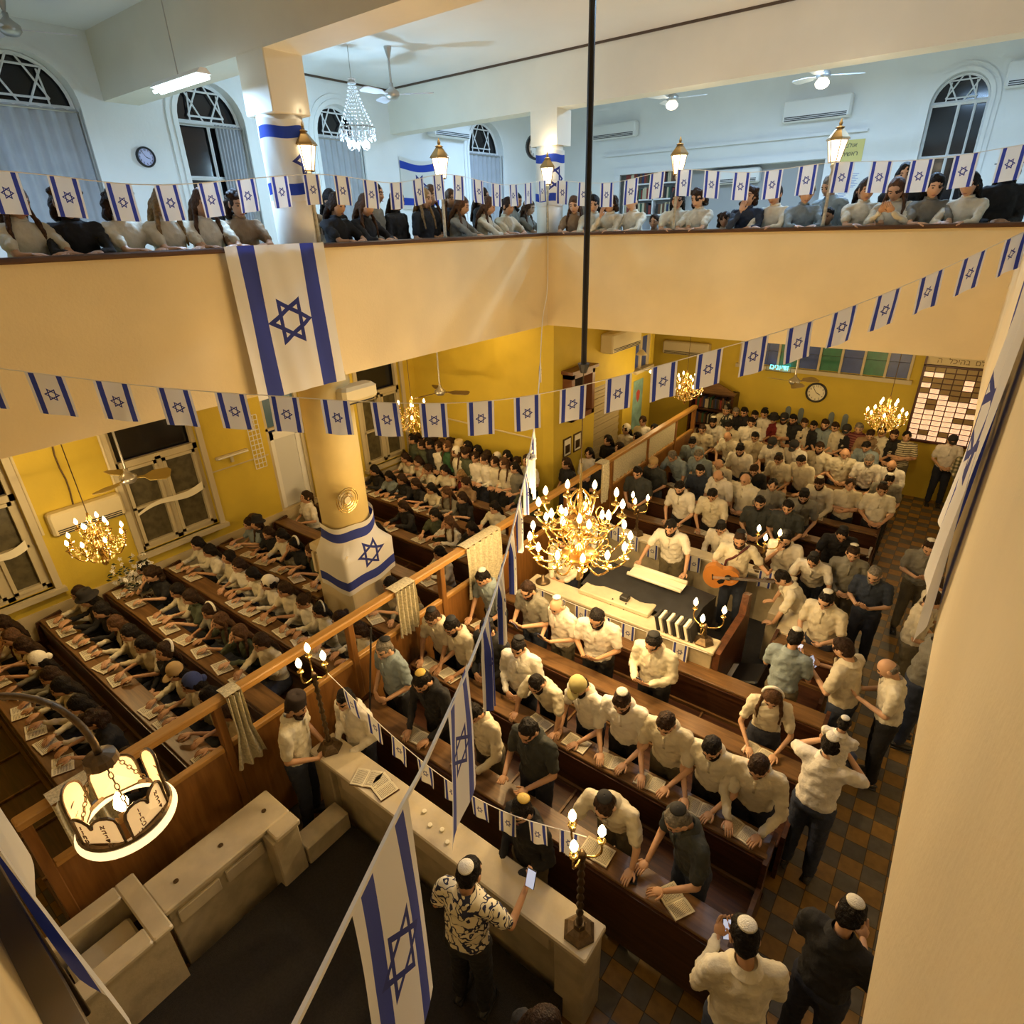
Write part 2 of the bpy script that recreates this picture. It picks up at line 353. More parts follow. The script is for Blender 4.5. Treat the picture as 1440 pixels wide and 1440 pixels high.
def arched_window(o, U, N, hw, zs, zb, curtain=0, low=False):
    """o centre at floor of opening, U along wall, N into the room; zb sill, zs spring"""
    WIN[0] += 1; o = Vector(o); U = Vector(U); N = Vector(N); Z = Vector((0, 0, 1))
    r = thing('window_%d' % WIN[0], o+Z*zb, None, None); tag(r, kind='structure'); h = zs-zb
    m = MB(); n = 18
    prof = [(hw, 0)]+[(hw*cos(pi*i/n), h+hw*sin(pi*i/n)) for i in range(n+1)]+[(-hw, 0)]
    def P(x, z, d): return o+U*x+Z*(zb+z)+N*d
    # moulded surround, stepping out of the wall
    for k, (w0, w1, d) in enumerate(((0, .07, .045), (.07, .15, .025))):
        a = [(x*(hw+w0)/hw, h+(z-h)*(hw+w0)/hw if z >= h else z) for x, z in prof]; b_ = [(x*(hw+w1)/hw, h+(z-h)*(hw+w1)/hw if z >= h else z) for x, z in prof]
        vs_ = []; fs = []
        for (x, z), (X_, Z_) in zip(a, b_): vs_ += [P(x, z, -.02), P(x, z, d), P(X_, Z_, d), P(X_, Z_, -.02)]
        for i in range(len(prof)-1):
            for q in range(4): fs.append((i*4+q, i*4+(q+1) % 4, i*4+4+(q+1) % 4, i*4+4+q))
        m.add(vs_, fs)
    m.build('window_surround', M_white, r)
    f = MB(); t = .022
    rim = [P(x*.97, z if z < h else h+(z-h)*.97, -.14) for x, z in prof]; f.tube(rim, .032, 4)
    f.tube([P(-hw, h, -.14), P(hw, h, -.14)], .04, 4)
    star_bars(f, P(0, h, -.13), U, Z, 0, hw*.47, hw*.60, .013)
    for s in (-1, 1):
        f.tube([P(s*hw*.50, h, -.13), P(s*hw*.42, h+hw*.72, -.13)], .012, 4)
    f.tube([P(0, 0, -.14), P(0, h, -.14)], .025, 4); f.tube([P(hw*.55, 0, -.14), P(hw*.55, h, -.14)], .02, 4)
    for zz in (.33, .66): f.tube([P(-hw, h*zz, -.14), P(hw, h*zz, -.14)], .028, 4)
    f.build('window_frame', M_wframe, r)
    g = MB().prism([(x, z) for x, z in prof], P(0, 0, -.19), U, Z, N, .01); g.build('pane', M_dark, r)
    if curtain:
        c = MB(); x0, x1 = (-hw*.95, hw*.95) if curtain == 1 else (hw*.15, hw*.95)
        c.grid(lambda u, v: P(x0+(x1-x0)*u*(1 if curtain == 1 else (.75+.25*v)), h*v-.03*0, -.085+.022*sin(u*46)*(.6+.4*v)), 60, 6)
        c.build('curtain', M_curtain, r, smooth=True); rd = MB().tube([P(-hw, h-.03, -.07), P(hw, h-.03, -.07)], .012, 6); rd.build('curtain_rod', M_metal, r)
    return r
for i, (yc, hw) in enumerate(UPW): arched_window((XW, yc, 0), (0, 1, 0), (1, 0, 0), hw, ZARCH+.08, 5.3, (1, 1, 2, 1, 1)[i])
arched_window((-1.28, YF, 0), (1, 0, 0), (0, -1, 0), .46, 7.75, 5.2, 0)

# lower windows of the women's side
for i, (y0, y1, z0, z1) in enumerate(LOW):
    if i == 2: continue
    WIN[0] += 1; r = tag(thing('window_%d' % WIN[0], (XW, (y0+y1)/2, z0), None, None), kind='structure'); f = MB(); t = .07
    zt = 2.72
    for a, b_ in (((y0, z0), (y0+t, z1)), ((y1-t, z0), (y1, z1)), ((y0, z0), (y1, z0+t)), ((y0, zt-.05), (y1, zt+.05)), (((y0+y1)/2-.045, z0), ((y0+y1)/2+.045, zt)), ((y0, z1-t), (y1, z1))):
        f.box((XW-.16, a[0], a[1]), (XW-.08, b_[0], b_[1]))
    for yy in (y0+t, (y0+y1)/2+.045):
        ye = yy+(y1-y0)/2-t-.045
        for a, b_ in (((yy, z0+t), (yy+.05, zt-.05)), ((ye-.05, z0+t), (ye, zt-.05)), ((yy, z0+t), (ye, z0+t+.05)), ((yy, zt-.1), (ye, zt-.05)), ((yy, (z0+zt)/2-.02), (ye, (z0+zt)/2+.02))):
            f.box((XW-.14, a[0], a[1]), (XW-.05, b_[0], b_[1]))
    f.build('window_frame', M_frame, r)
    s = MB()
    for yy in (y0-.09, y1): s.box((XW-.01, yy, z0-.05), (XW+.035, yy+.09, 3.8))
    s.box((XW-.05, y0-.12, z0-.07), (XW+.10, y1+.12, z0)); s.build('window_sill', M_frame, r)
    MB().box((XW-.13, y0+.03, z0+.03), (XW-.12, y1-.03, zt)).build('pane', M_frost, r)
    MB().box((XW-.22, y0, zt+.04), (XW-.21, y1, z1)).build('upper_opening', M_dark, r)
    if i < 2: MB().grid(lambda u, v: Vector((XW-.03, y0+.1+(y1-y0-.2)*u, z0+.62+.05*sin(u*6)+.10*v*(.4+u)+.1*u)), 14, 2).build('window_cloth', M_paper, r, smooth=True)
# door with a blue fanlight and white curtained glass
y0, y1, z0, z1 = LOW[2]
r = tag(thing('door_1', (XW, (y0+y1)/2, .05), None, None), kind='structure'); f = MB()
for a, b_ in (((y0, 0), (y0+.07, 3.6)), ((y1-.07, 0), (y1, 3.6)), ((y0, 2.55), (y1, 2.65)), ((y0, 3.52), (y1, 3.6))): f.box((XW-.16, a[0], a[1]+.05), (XW-.04, b_[0], b_[1]))
f.build('door_frame', M_frame, r)
d = MB(); d.box((XW-.12, y0+.07, .06), (XW-.08, y1-.07, 1.0)); d.box((XW-.12, y0+.07, .06), (XW-.08, y0+.17, 2.55)); d.box((XW-.12, y1-.17, .06), (XW-.08, y1-.07, 2.55)); d.box((XW-.12, y0+.07, 2.4), (XW-.08, y1-.07, 2.55)); d.build('door_leaf', M_wframe, r)
MB().box((XW-.11, y0+.15, .95), (XW-.10, y1-.15, 2.45)).build('door_glass', mat('pale_curtained_glass', (.62, .64, .66), .5), r)
MB().box((XW-.11, y0+.06, 2.64), (XW-.10, y1-.06, 3.55)).build('fanlight', mat('blue_fanlight_glass', (.06, .13, .22), .3), r)

# far wall: band of coloured windows
r = tag(thing('window_20', (-2.6, YF, 2.6), None, None), kind='structure'); f = MB(); x = -4.55; k = 0
MCOL = [mat('blue_glass', (.03, .07, .30), .35, nz=.2), mat('green_glass', (.015, .16, .09), .35, nz=.2)]
while x < -.95:
    f.box((x-.05, YF-.07, 2.6), (x, YF, 4.3)); MB().box((x, YF-.03, 2.66), (x+.40, YF-.01, 4.3)).build('coloured_pane', MCOL[(k+1) % 2], r)
    f.box((x, YF-.06, 3.0), (x+.40, YF-.035, 3.0)) ; x += .455; k += 1
f.box((-4.65, YF-.12, 2.55), (-.85, YF, 2.64)); f.box((x-.05, YF-.07, 2.6), (x, YF, 4.3)); f.build('window_frame', M_frame, r)
# side wall slit window and roller shutter door
r = tag(thing('window_21', (XC, 13.27, 2.75), None, None), kind='structure'); f = MB()
for yy in (12.85, 13.2, 13.62): f.box((XC-.12, yy, 2.75), (XC-.04, yy+.08, 3.5))
f.box((XC-.14, 12.8, 2.68), (XC+.08, 13.75, 2.76)); f.build('window_frame', M_frame, r); MB().box((XC-.1, 12.9, 2.76), (XC-.09, 13.65, 3.5)).build('pane', MCOL[0], r)
r = tag(thing('door_2', (XC, 11.7, 0), None, None), kind='structure'); f = MB()
for k in range(34): f.box((XC-.11, 11.02, .05+k*.08), (XC-.09+.012*(k % 2), 12.33, .05+k*.08+.07))
f.build('roller_shutter', mat('shutter_slats', (.42, .35, .20), .5), r)

# ---------------------------------------------------------------- upper room behind the far gallery
f = MB(); f.box((-8.35, YF-.04, 5.0), (-8.2, YF+.02, 7.1)); f.box((-3.4, YF-.04, 5.0), (-3.25, YF+.02, 7.1)); f.box((-8.35, YF-.06, 7.0), (-3.25, YF+.02, 7.14)); struct(f, 'trim_13', M_wframe)
struct(MB().box((-8.6, YF-.09, 7.42), (-2.7, YF-.03, 7.47)), 'trim_14', M_wframe)
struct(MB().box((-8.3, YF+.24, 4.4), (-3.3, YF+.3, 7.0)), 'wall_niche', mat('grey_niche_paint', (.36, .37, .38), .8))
# columns
def column(loc, parts, label):
    t = thing('column', loc, label, 'column', None); return t
cx, cy = -6.5, 4.52
t = thing('column', (cx, cy, 4.55), 'square-topped round white column on the left gallery wrapped in a flag', 'column')
MB().cyl((cx, cy, 4.56), (cx, cy, 7.02), .235, n=32).build('shaft', _mats['beam_paint'], t, smooth=True)
MB().rbox((cx-.24, cy-.23, 7.02), (cx+.25, cy+.23, 7.56), .01).build('capital', _mats['beam_paint'], t)
t = thing('column', (-6.42, 9.62, 4.55), 'white column at the corner of the two galleries below the lintel', 'column')
MB().cyl((-6.42, 9.60, 4.56), (-6.42, 9.60, 7.08), .225, n=32).build('shaft', _mats['beam_paint'], t, smooth=True)
MB().prism([(-.25, 0), (.27, 0), (.27, .5), (-.25, .5)], (-6.42, 9.4, 7.08), (1, 0, 0), (0, 0, 1), (0, 1, 0), .42).build('capital', _mats['beam_paint'], t)
t = thing('column', (cx, cy, 0), 'thick yellow column standing among the women\'s pews on a square pedestal', 'column')
MB().cyl((cx, cy, 1.9), (cx, cy, 4.32), .33, n=36).build('shaft', mat('yellow_column_paint', (.78, .62, .26), .6, nz=.1, nscale=2), t, smooth=True)
m = MB(); m.rbox((cx-.37, cy-.37, 0), (cx+.37, cy+.37, 1.78), .012); m.rbox((cx-.41, cy-.41, 1.78), (cx+.41, cy+.41, 1.9), .02); m.build('pedestal', M_plinth, t)
m = MB()
for k in range(5): m.rbox((cx-.43, cy-.36+k*.12, 1.45), (cx-.36, cy-.30+k*.12, 1.78), .006)
for k in range(5): m.rbox((cx-.36+k*.12, cy-.43, 1.45), (cx-.30+k*.12, cy-.36, 1.78), .006)
m.build('dentil_moulding', M_plinth, t)
def wrap_flag(c_, r_, a0, a1, z0, z1, mt, label, slant=0, group=None):
    def fn(u, v):
        a = a0+(a1-a0)*u; rr = r_+.006+.006*sin(u*23+v*4)
        return Vector((c_[0]+rr*cos(a), c_[1]+rr*sin(a), z0+(z1-z0)*v+slant*(u-.5)+.01*sin(u*17)))
    o = MB().grid(fn, 40, 10).build('flag', mt, smooth=True); return tag(o, label, 'flag', group)
wrap_flag((-6.5, 4.52), .245, -pi*.55, pi*.85, 6.22, 6.98, M_hflag, 'flag with bright blue bands wrapped around the left upper column')
wrap_flag((-6.42, 9.60), .235, -pi*.9, pi*.5, 6.2, 7.02, M_hflag, 'flag wrapped around the corner column above the gallery rail')
def fn(u, v):
    a = -pi*.62+(pi*1.25)*u; rr = .345+.01*sin(u*14+v*5); z = 1.42+.95*v+.18*(u-.5)-.08*sin(pi*u)
    q = .415 if z < 1.93 else max(rr, .415-.12*(z-1.93)*4)
    x, y = cos(a), sin(a); s_ = q if z >= 1.93 and q == rr else q*(1/max(abs(x), abs(y)) if z < 1.93 else 1)
    s_ = min(s_, .60)+.035
    return Vector((-6.5+s_*x, 4.52+s_*y, z+.015*sin(u*20)))
tag(MB().grid(fn, 48, 14).build('flag', M_hflag2, smooth=True), 'crumpled wide flag wrapped around the lower yellow column', 'flag')
# flag pinned flat on the upper left wall
tag(MB().grid(lambda u, v: Vector((XW+.02+.012*sin(u*9), 9.55+1.05*u, 6.28+.95*v-.07*sin(pi*u)*v)), 20, 6).build('flag', M_hflag, smooth=True), 'wide flag pinned to the white wall behind the left gallery', 'flag')

# ---------------------------------------------------------------- partition screen
PX = -4.9
t = thing('partition_screen', (PX, .05, 0), 'long orange-brown wooden partition between the women\'s side and the men\'s side', 'partition')
posts = [.1, 1.62, 3.2, 4.72, 6.3, 7.85, 9.4, 10.95, 12.4, 13.5]
MB().rbox((PX-.06, .05, 1.88), (PX+.06, 13.56, 1.96), .012).build('top_rail', M_partrail, t)
for i, y in enumerate(posts): MB().rbox((PX-.045, y-.04, 0), (PX+.045, y+.04, 1.88), .008).build('post', M_part, t)
for a, b_ in zip(posts[:-1], posts[1:]):
    p = MB(); p.box((PX-.02, a+.04, .04), (PX+.02, b_-.04, 1.36)); o = p.build('panel', M_part, t)
    MB().rbox((PX-.035, a+.04, 1.34), (PX+.035, b_-.04, 1.40), .008).build('middle_rail', M_partrail, o)
M_lace = mat('cream_lace', (.66, .60, .42), .9, nz=.3, nscale=40, bump=.4, bscale=90)
def drape(y0, y1, z0, label, nf=7, side=1, cat='shawl', grp=None, taper=1.0):
    def fn(u, v):
        a = (u-.5)*(1 if v > .5 else taper+(1-taper)*v*2)+.5
        return Vector((PX+side*(.09+.035*sin(u*nf*6.28+.8*sin(v*3))), y0+(y1-y0)*a, z0+(1.975-z0)*v+.015*sin(u*9)*(1-v)))
    m = MB().grid(fn, 42, 8); m.grid(lambda u, v: Vector((PX+side*(.09-.17*v), y0+(y1-y0)*u, 1.975+.012*sin(pi*v))), 20, 3)
    return tag(m.build('shawl', M_lace, smooth=True), label, cat, grp)
drape(1.70, 1.86, 1.08, 'cream fringed shawl knotted on the partition rail near the stage wall', 3, taper=2.0)
drape(3.85, 4.18, 1.30, 'pale lace shawl hanging over the partition rail above the grey-shirted man', 5)
drape(5.15, 5.9, 1.15, 'wide lace shawl hung in folds on the partition behind the large chandelier', 6)
drape(8.9, 9.15, 1.2, 'narrow lace cloth on the partition behind the lit candelabrum', 4)
drape(.28, .62, 1.45, 'fringed grey shawl on the partition rail beside the hanging crown lamp', 4)
tag(MB().grid(lambda u, v: Vector((PX+.02, 9.45+1.5*u, 1.42+.45*v+.02*sin(u*60)*(1-v))), 60, 3).build('lace_curtain', M_lace, smooth=True), 'gathered lace curtain in the seventh opening of the partition', 'curtain', 'lace curtains in the partition')
tag(MB().grid(lambda u, v: Vector((PX+.02, 11.0+1.38*u, 1.42+.45*v+.02*sin(u*60)*(1-v))), 60, 3).build('lace_curtain', M_lace, smooth=True), 'gathered lace curtain in the far end opening of the partition', 'curtain', 'lace curtains in the partition')

# ---------------------------------------------------------------- pews
def pew(x0, x1, L, label, group, desk=False, seat=True, zt=.90):
    t = thing('pew', ((x0+x1)/2, L, 0), label, 'pew', group)
    if True: # sloping book ledge on top of the back, facing the row behind
        m = MB(); M = Matrix.Translation((0, L+.12, zt-.01)) @ Matrix.Rotation(radians(-5), 4, 'X'); m.rbox((x0, -.14, -.015), (x1, .14, .018), .006, M=M); m.build('book_ledge', M_pewtop, t)
    m = MB(); m.box((x0, L-.03, .12), (x1, L+.01, zt-.02)); m.box((x0, L-.04, zt-.10), (x1, L-.028, zt-.02)); m.build('backrest', M_pew, t)
    xs = [x0, x1]
    for x in xs:
        m = MB(); poly = [(-.46 if seat and not desk else -.06, 0), (.26, 0), (.24, .12), (.06, .2), (.06, .72), (.27, zt+.02), (.26, zt+.05), (-.07, zt+.0), (-.10, .62), (-.44 if seat and not desk else -.10, .58), (-.47 if seat and not desk else -.10, .44)]
        m.prism([(p, q) for p, q in poly], (x-.02, L, 0), (0, 1, 0), (0, 0, 1), (1, 0, 0), .04); m.build('end_panel', M_pew, t)
    if seat and not desk:
        m = MB(); m.rbox((x0+.02, L-.46, .42), (x1-.02, L-.05, .455), .01); n_ = max(1, int((x1-x0)/.62))
        m.build('seat', M_pew, t)
        m = MB()
        for k in range(1, n_):
            x = x0+(x1-x0)*k/n_; m.box((x-.012, L-.46, .455), (x+.012, L-.05, .475))
        m.box((x0+.02, L-.06, .455), (x1-.02, L-.03, .5)); m.build('seat_divider', M_pewtop, t)
    m = MB().box((x0+.02, L+.04, .30), (x1-.02, L+.24, .32)); m.build('book_shelf', M_pew, t)
    return t
MROW = [2.96, 3.89, 4.88, 5.74]; WROW = [.50, 1.42, 2.31, 3.20, 4.15, 5.28, 6.2, 7.1, 8.0]
FROW = [9.25, 10.1, 10.95, 11.8, 12.65, 13.45]
for i, y in enumerate(MROW): pew(-4.72, (-.36, -.34, -.30, -.28)[i], y, 'dark wooden pew, %s row back from the marble wall on the men\'s side' % ORD[i], 'pews on the men\'s side before the platform', desk=i == 0)
for i, y in enumerate(FROW): pew(-4.66, -.52, y, 'dark wooden pew, %s row behind the reading platform' % ORD[i], 'pews behind the reading platform')
for i, y in enumerate(WROW):
    x0 = XW+.12
    if abs(y-4.3) < .4: pew(x0, -6.98, y, 'dark wooden pew beside the yellow column, short women\'s row by the wall', 'pews on the women\'s side'); pew(-6.02, -5.1, y, 'short wooden pew between the yellow column and the partition', 'pews on the women\'s side')
    else: pew(x0, -5.1, y, 'dark wooden women\'s pew, row %s counted from the crown lamp end' % ORD[i], 'pews on the women\'s side')
pew(-1.15, -.42, 6.95, 'short wooden bench end beside the platform and the black speaker', 'pews on the men\'s side before the platform')

# ---------------------------------------------------------------- stage, marble walls
struct(MB().box((-4.05, -.75, 0), (-1.36, 2.22, .28)), 'floor_stage', M_carpet)
t = thing('marble_balustrade', (-2.8, 2.36, 0), 'long pale marble wall in front of the stage with a candelabrum at each end', 'balustrade')
MB().rbox((-4.2, 2.28, 0), (-1.45, 2.44, .98), .006).build('wall_panel', M_stone2, t)
MB().rbox((-4.5, 2.20, .98), (-1.16, 2.52, 1.04), .012).build('coping', M_stone, t)
for x in (-4.47, -1.45): MB().rbox((x, 2.22, 0), (x+.27, 2.5, .98), .012).build('pier', M_stone2, t)
m = MB()
for a in (-4.1, -3.2, -2.3): m.rbox((a, 2.262, .70), (a+.78, 2.285, .90), .006)
m.build('raised_moulding', M_stone, t)
t = thing('marble_ledge', (-4.3, 1.05, 0), 'low marble wall with a wide top running beside the stage below the partition', 'low wall')
MB().rbox((-4.36, .56, 0), (-4.18, 1.66, .89), .006).build('wall_panel', M_stone2, t)
MB().rbox((-4.52, .53, .89), (-4.12, 1.70, .95), .012).build('coping', M_stone, t)
MB().rbox((-4.12, 1.45, .89), (-3.95, 1.70, .95), .012).build('coping', M_stone, t)
MB().rbox((-4.18, 1.42, 0), (-3.97, 1.68, .89), .012).build('pier', M_stone2, t)
m = MB()
for a in (.62, 1.04): m.rbox((-4.18, a, .66), (-4.15, a+.36, .80), .006)
m.build('raised_moulding', M_stone, t)
for k, y in enumerate((.72, 1.12, 1.55)):
    m = MB().cyl((-4.31, y, .951), (-4.31, y, .957), .022, n=10); m.build('cap', M_dbrass, t)
struct(MB().rbox((-4.2, 1.70, 0), (-3.97, 2.2, .50), .01), 'trim_15', M_stone2)
t = thing('marble_chest', (-4.3, .2, 0), 'open marble box with a sunken cushion at the lower left of the stage', 'chest')
m = MB(); m.box((-4.64, -.22, 0), (-3.98, -.14, .93)); m.box((-4.64, .42, 0), (-3.98, .50, .93)); m.box((-4.64, -.14, 0), (-4.55, .42, .93)); m.box((-4.10, -.14, 0), (-3.98, .42, .93)); m.build('box_body', M_stone2, t)
m = MB(); m.rbox((-4.68, .38, .93), (-3.95, .53, .98), .012); m.rbox((-4.68, -.24, .93), (-4.52, .38, .98), .012); m.rbox((-4.13, -.24, .93), (-3.95, .38, .98), .012); m.build('coping', M_stone, t)
MB().box((-4.55, -.14, .45), (-4.10, .42, .60)).build('dark_lining', mat('maroon_lining', (.05, .012, .01), .8), t)
MB().rbox((-4.48, -.10, .60), (-4.18, .36, .80), .02).build('cushion', M_stone, t)
t = thing('stone_block', (-1.95, .95, .28), 'small marble block with a round cap at the bottom edge of the stage', 'block')
MB().rbox((-1.72, .98, .28), (-1.42, 1.26, .95), .012).build('block_body', M_stone, t)
MB().cyl((-1.57, 1.12, .95), (-1.57, 1.12, .96), .03).build('cap', M_dbrass, t)

# ---------------------------------------------------------------- reading platform (bima)
BX0, BX1, BY0, BY1 = -4.38, -1.62, 5.98, 8.40
t = thing('reading_platform', (-3.0, 7.2, 0), 'raised reading platform with pale stone walls in the middle of the hall', 'platform')
MB().box((BX0, BY0+.1, 0), (BX1+.4, BY1, .26)).build('platform_floor', M_velvet, t)
MB().rbox((BX0, BY0, 0), (BX1, BY0+.14, 1.12), .008).build('front_wall', M_stone2, t)
MB().rbox((BX0-.03, BY0-.03, 1.12), (BX1+.02, BY0+.27, 1.17), .01).build('front_coping', M_stone, t)
MB().rbox((BX0, BY1-.14, 0), (BX1+.35, BY1, 1.06), .008).build('back_wall', M_stone2, t)
MB().rbox((BX0-.03, BY1-.22, 1.06), (BX1+.4, BY1+.03, 1.11), .01).build('back_coping', M_stone, t)
MB().rbox((BX0, BY0+.14, 0), (BX0+.12, BY1-.14, 1.06), .008).build('side_wall', M_stone2, t)
MB().rbox((BX1+.28, 7.35, 0), (BX1+.42, BY1-.14, 1.06), .008).build('side_wall', M_stone2, t)
MB().prism([(0, 0), (1.15, 0), (1.2, .9), (1.12, 1.42), (1.0, 1.45), (.93, 1.18), (0, 1.14)], (BX1+.0, BY0+.02, 0), (0, 1, 0), (0, 0, 1), (1, 0, 0), .09).build('carved_end', mat('reddish_carved_wood', (.13, .045, .015), .4, nz=.4, nscale=12, bump=.3, bscale=40), t)
t = thing('reading_desk', (-2.85, 6.7, .26), 'wide reading desk on the platform covered with black velvet', 'desk')
MB().rbox((-3.55, 6.30, .26), (-2.15, 6.98, 1.08), .01).build('desk_body', M_stone2, t)
m = MB().grid(lambda u, v: Vector((-3.68+1.68*u, 6.30+.86*v, 1.13+.15*(1-abs(v-.4))+.012*sin(u*14+v*3))), 24, 10); m.grid(lambda u, v: Vector((-2.0+.01*sin(v*9), 6.30+.86*v, .75+(1.13+.15*(1-abs(v-.4))-.75)*u)), 4, 10); m.build('velvet_cover', M_velvet, t, smooth=True)
MB().rbox((-3.62, 6.14, 1.175), (-2.55, 6.42, 1.24), .01).build('front_board', M_stone, t)
t = thing('scroll', (-2.85, 6.95, 1.25), 'open parchment scroll lying on the black velvet desk under the leader\'s hands', 'scroll')
MB().grid(lambda u, v: Vector((-3.2+.82*u, 6.82+.22*v, 1.30+.012*sin(u*5)+.02*v)), 12, 4).build('parchment', M_paper, t, smooth=True)
MB().tube([(-3.2, 6.82, 1.31), (-2.38, 6.80, 1.31)], .03, 10).build('scroll_roll', M_paper, t, smooth=True); MB().tube([(-3.2, 7.04, 1.33), (-2.38, 7.02, 1.33)], .03, 10).build('scroll_roll', M_paper, t, smooth=True)
t = thing('camera_strap', (-2.95, 6.25, 1.24), 'black camera with a hanging strap lying on the front board of the desk', 'camera')
MB().rbox((-3.02, 6.22, 1.242), (-2.9, 6.33, 1.31), .01).build('camera_body', M_black, t)
MB().tube(bez((-3.1, 6.2, 1.25), (-3.12, 6.12, 1.2), (-3.08, 6.1, .8), 8)+bez((-3.08, 6.1, .8), (-2.98, 6.06, .72), (-2.9, 6.1, .85), 8)+bez((-2.9, 6.1, .85), (-2.92, 6.12, 1.2), (-2.9, 6.2, 1.25), 6), .012, 6).build('strap', M_black, t)
t = thing('speaker_box', (-1.15, 6.75, 0), 'black speaker case standing on the floor by the carved end of the platform', 'speaker')
M = Matrix.Translation((-1.22, 6.55, .32)) @ Matrix.Rotation(radians(-22), 4, 'Y')
MB().rbox((-.22, -.22, -.28), (.22, .22, .3), .02, M=M).build('cabinet', M_black, t); m = MB().box((-.2, -.16, .3), (-.13, .16, .306), M=M); m.build('control_strip', M_plastic, t)
# side table with coats
t = thing('side_table', (-1.0, 7.6, 0), 'pale square table beside the platform heaped with cream coats', 'table')
MB().rbox((-1.18, 7.2, .88), (-.62, 8.0, .93), .01).build('tabletop', M_stone, t)
for x, y in ((-1.14, 7.24), (-.66, 7.24), (-1.14, 7.96), (-.66, 7.96)): MB().box((x-.03, y-.03, 0), (x+.03, y+.03, .88)).build('leg', M_pew, t)
rr = random.Random(3)
def coat(c_, sx, sy, h, mt, label):
    ph = rr.random()*9
    def fn(u, v):
        a, b_ = u*2-1, v*2-1; q = max(0, 1-max(abs(a), abs(b_))**3)
        return Vector((c_[0]+sx*a, c_[1]+sy*b_, c_[2]+(h+.03*sin(a*7+ph)+.03*sin(b_*9+a*4+ph))*q - (0 if q > .05 else .02)))
    return tag(MB().grid(fn, 18, 18).build('coat', mt, smooth=True), label, 'coat')
M_cloth = mat('cream_cotton', (.62, .56, .42), .9, nz=.15, nscale=6, bump=.3, bscale=14)
coat((-.95, 7.65, .935), .24, .30, .16, M_cloth, 'crumpled cream coat heaped on the pale side table')
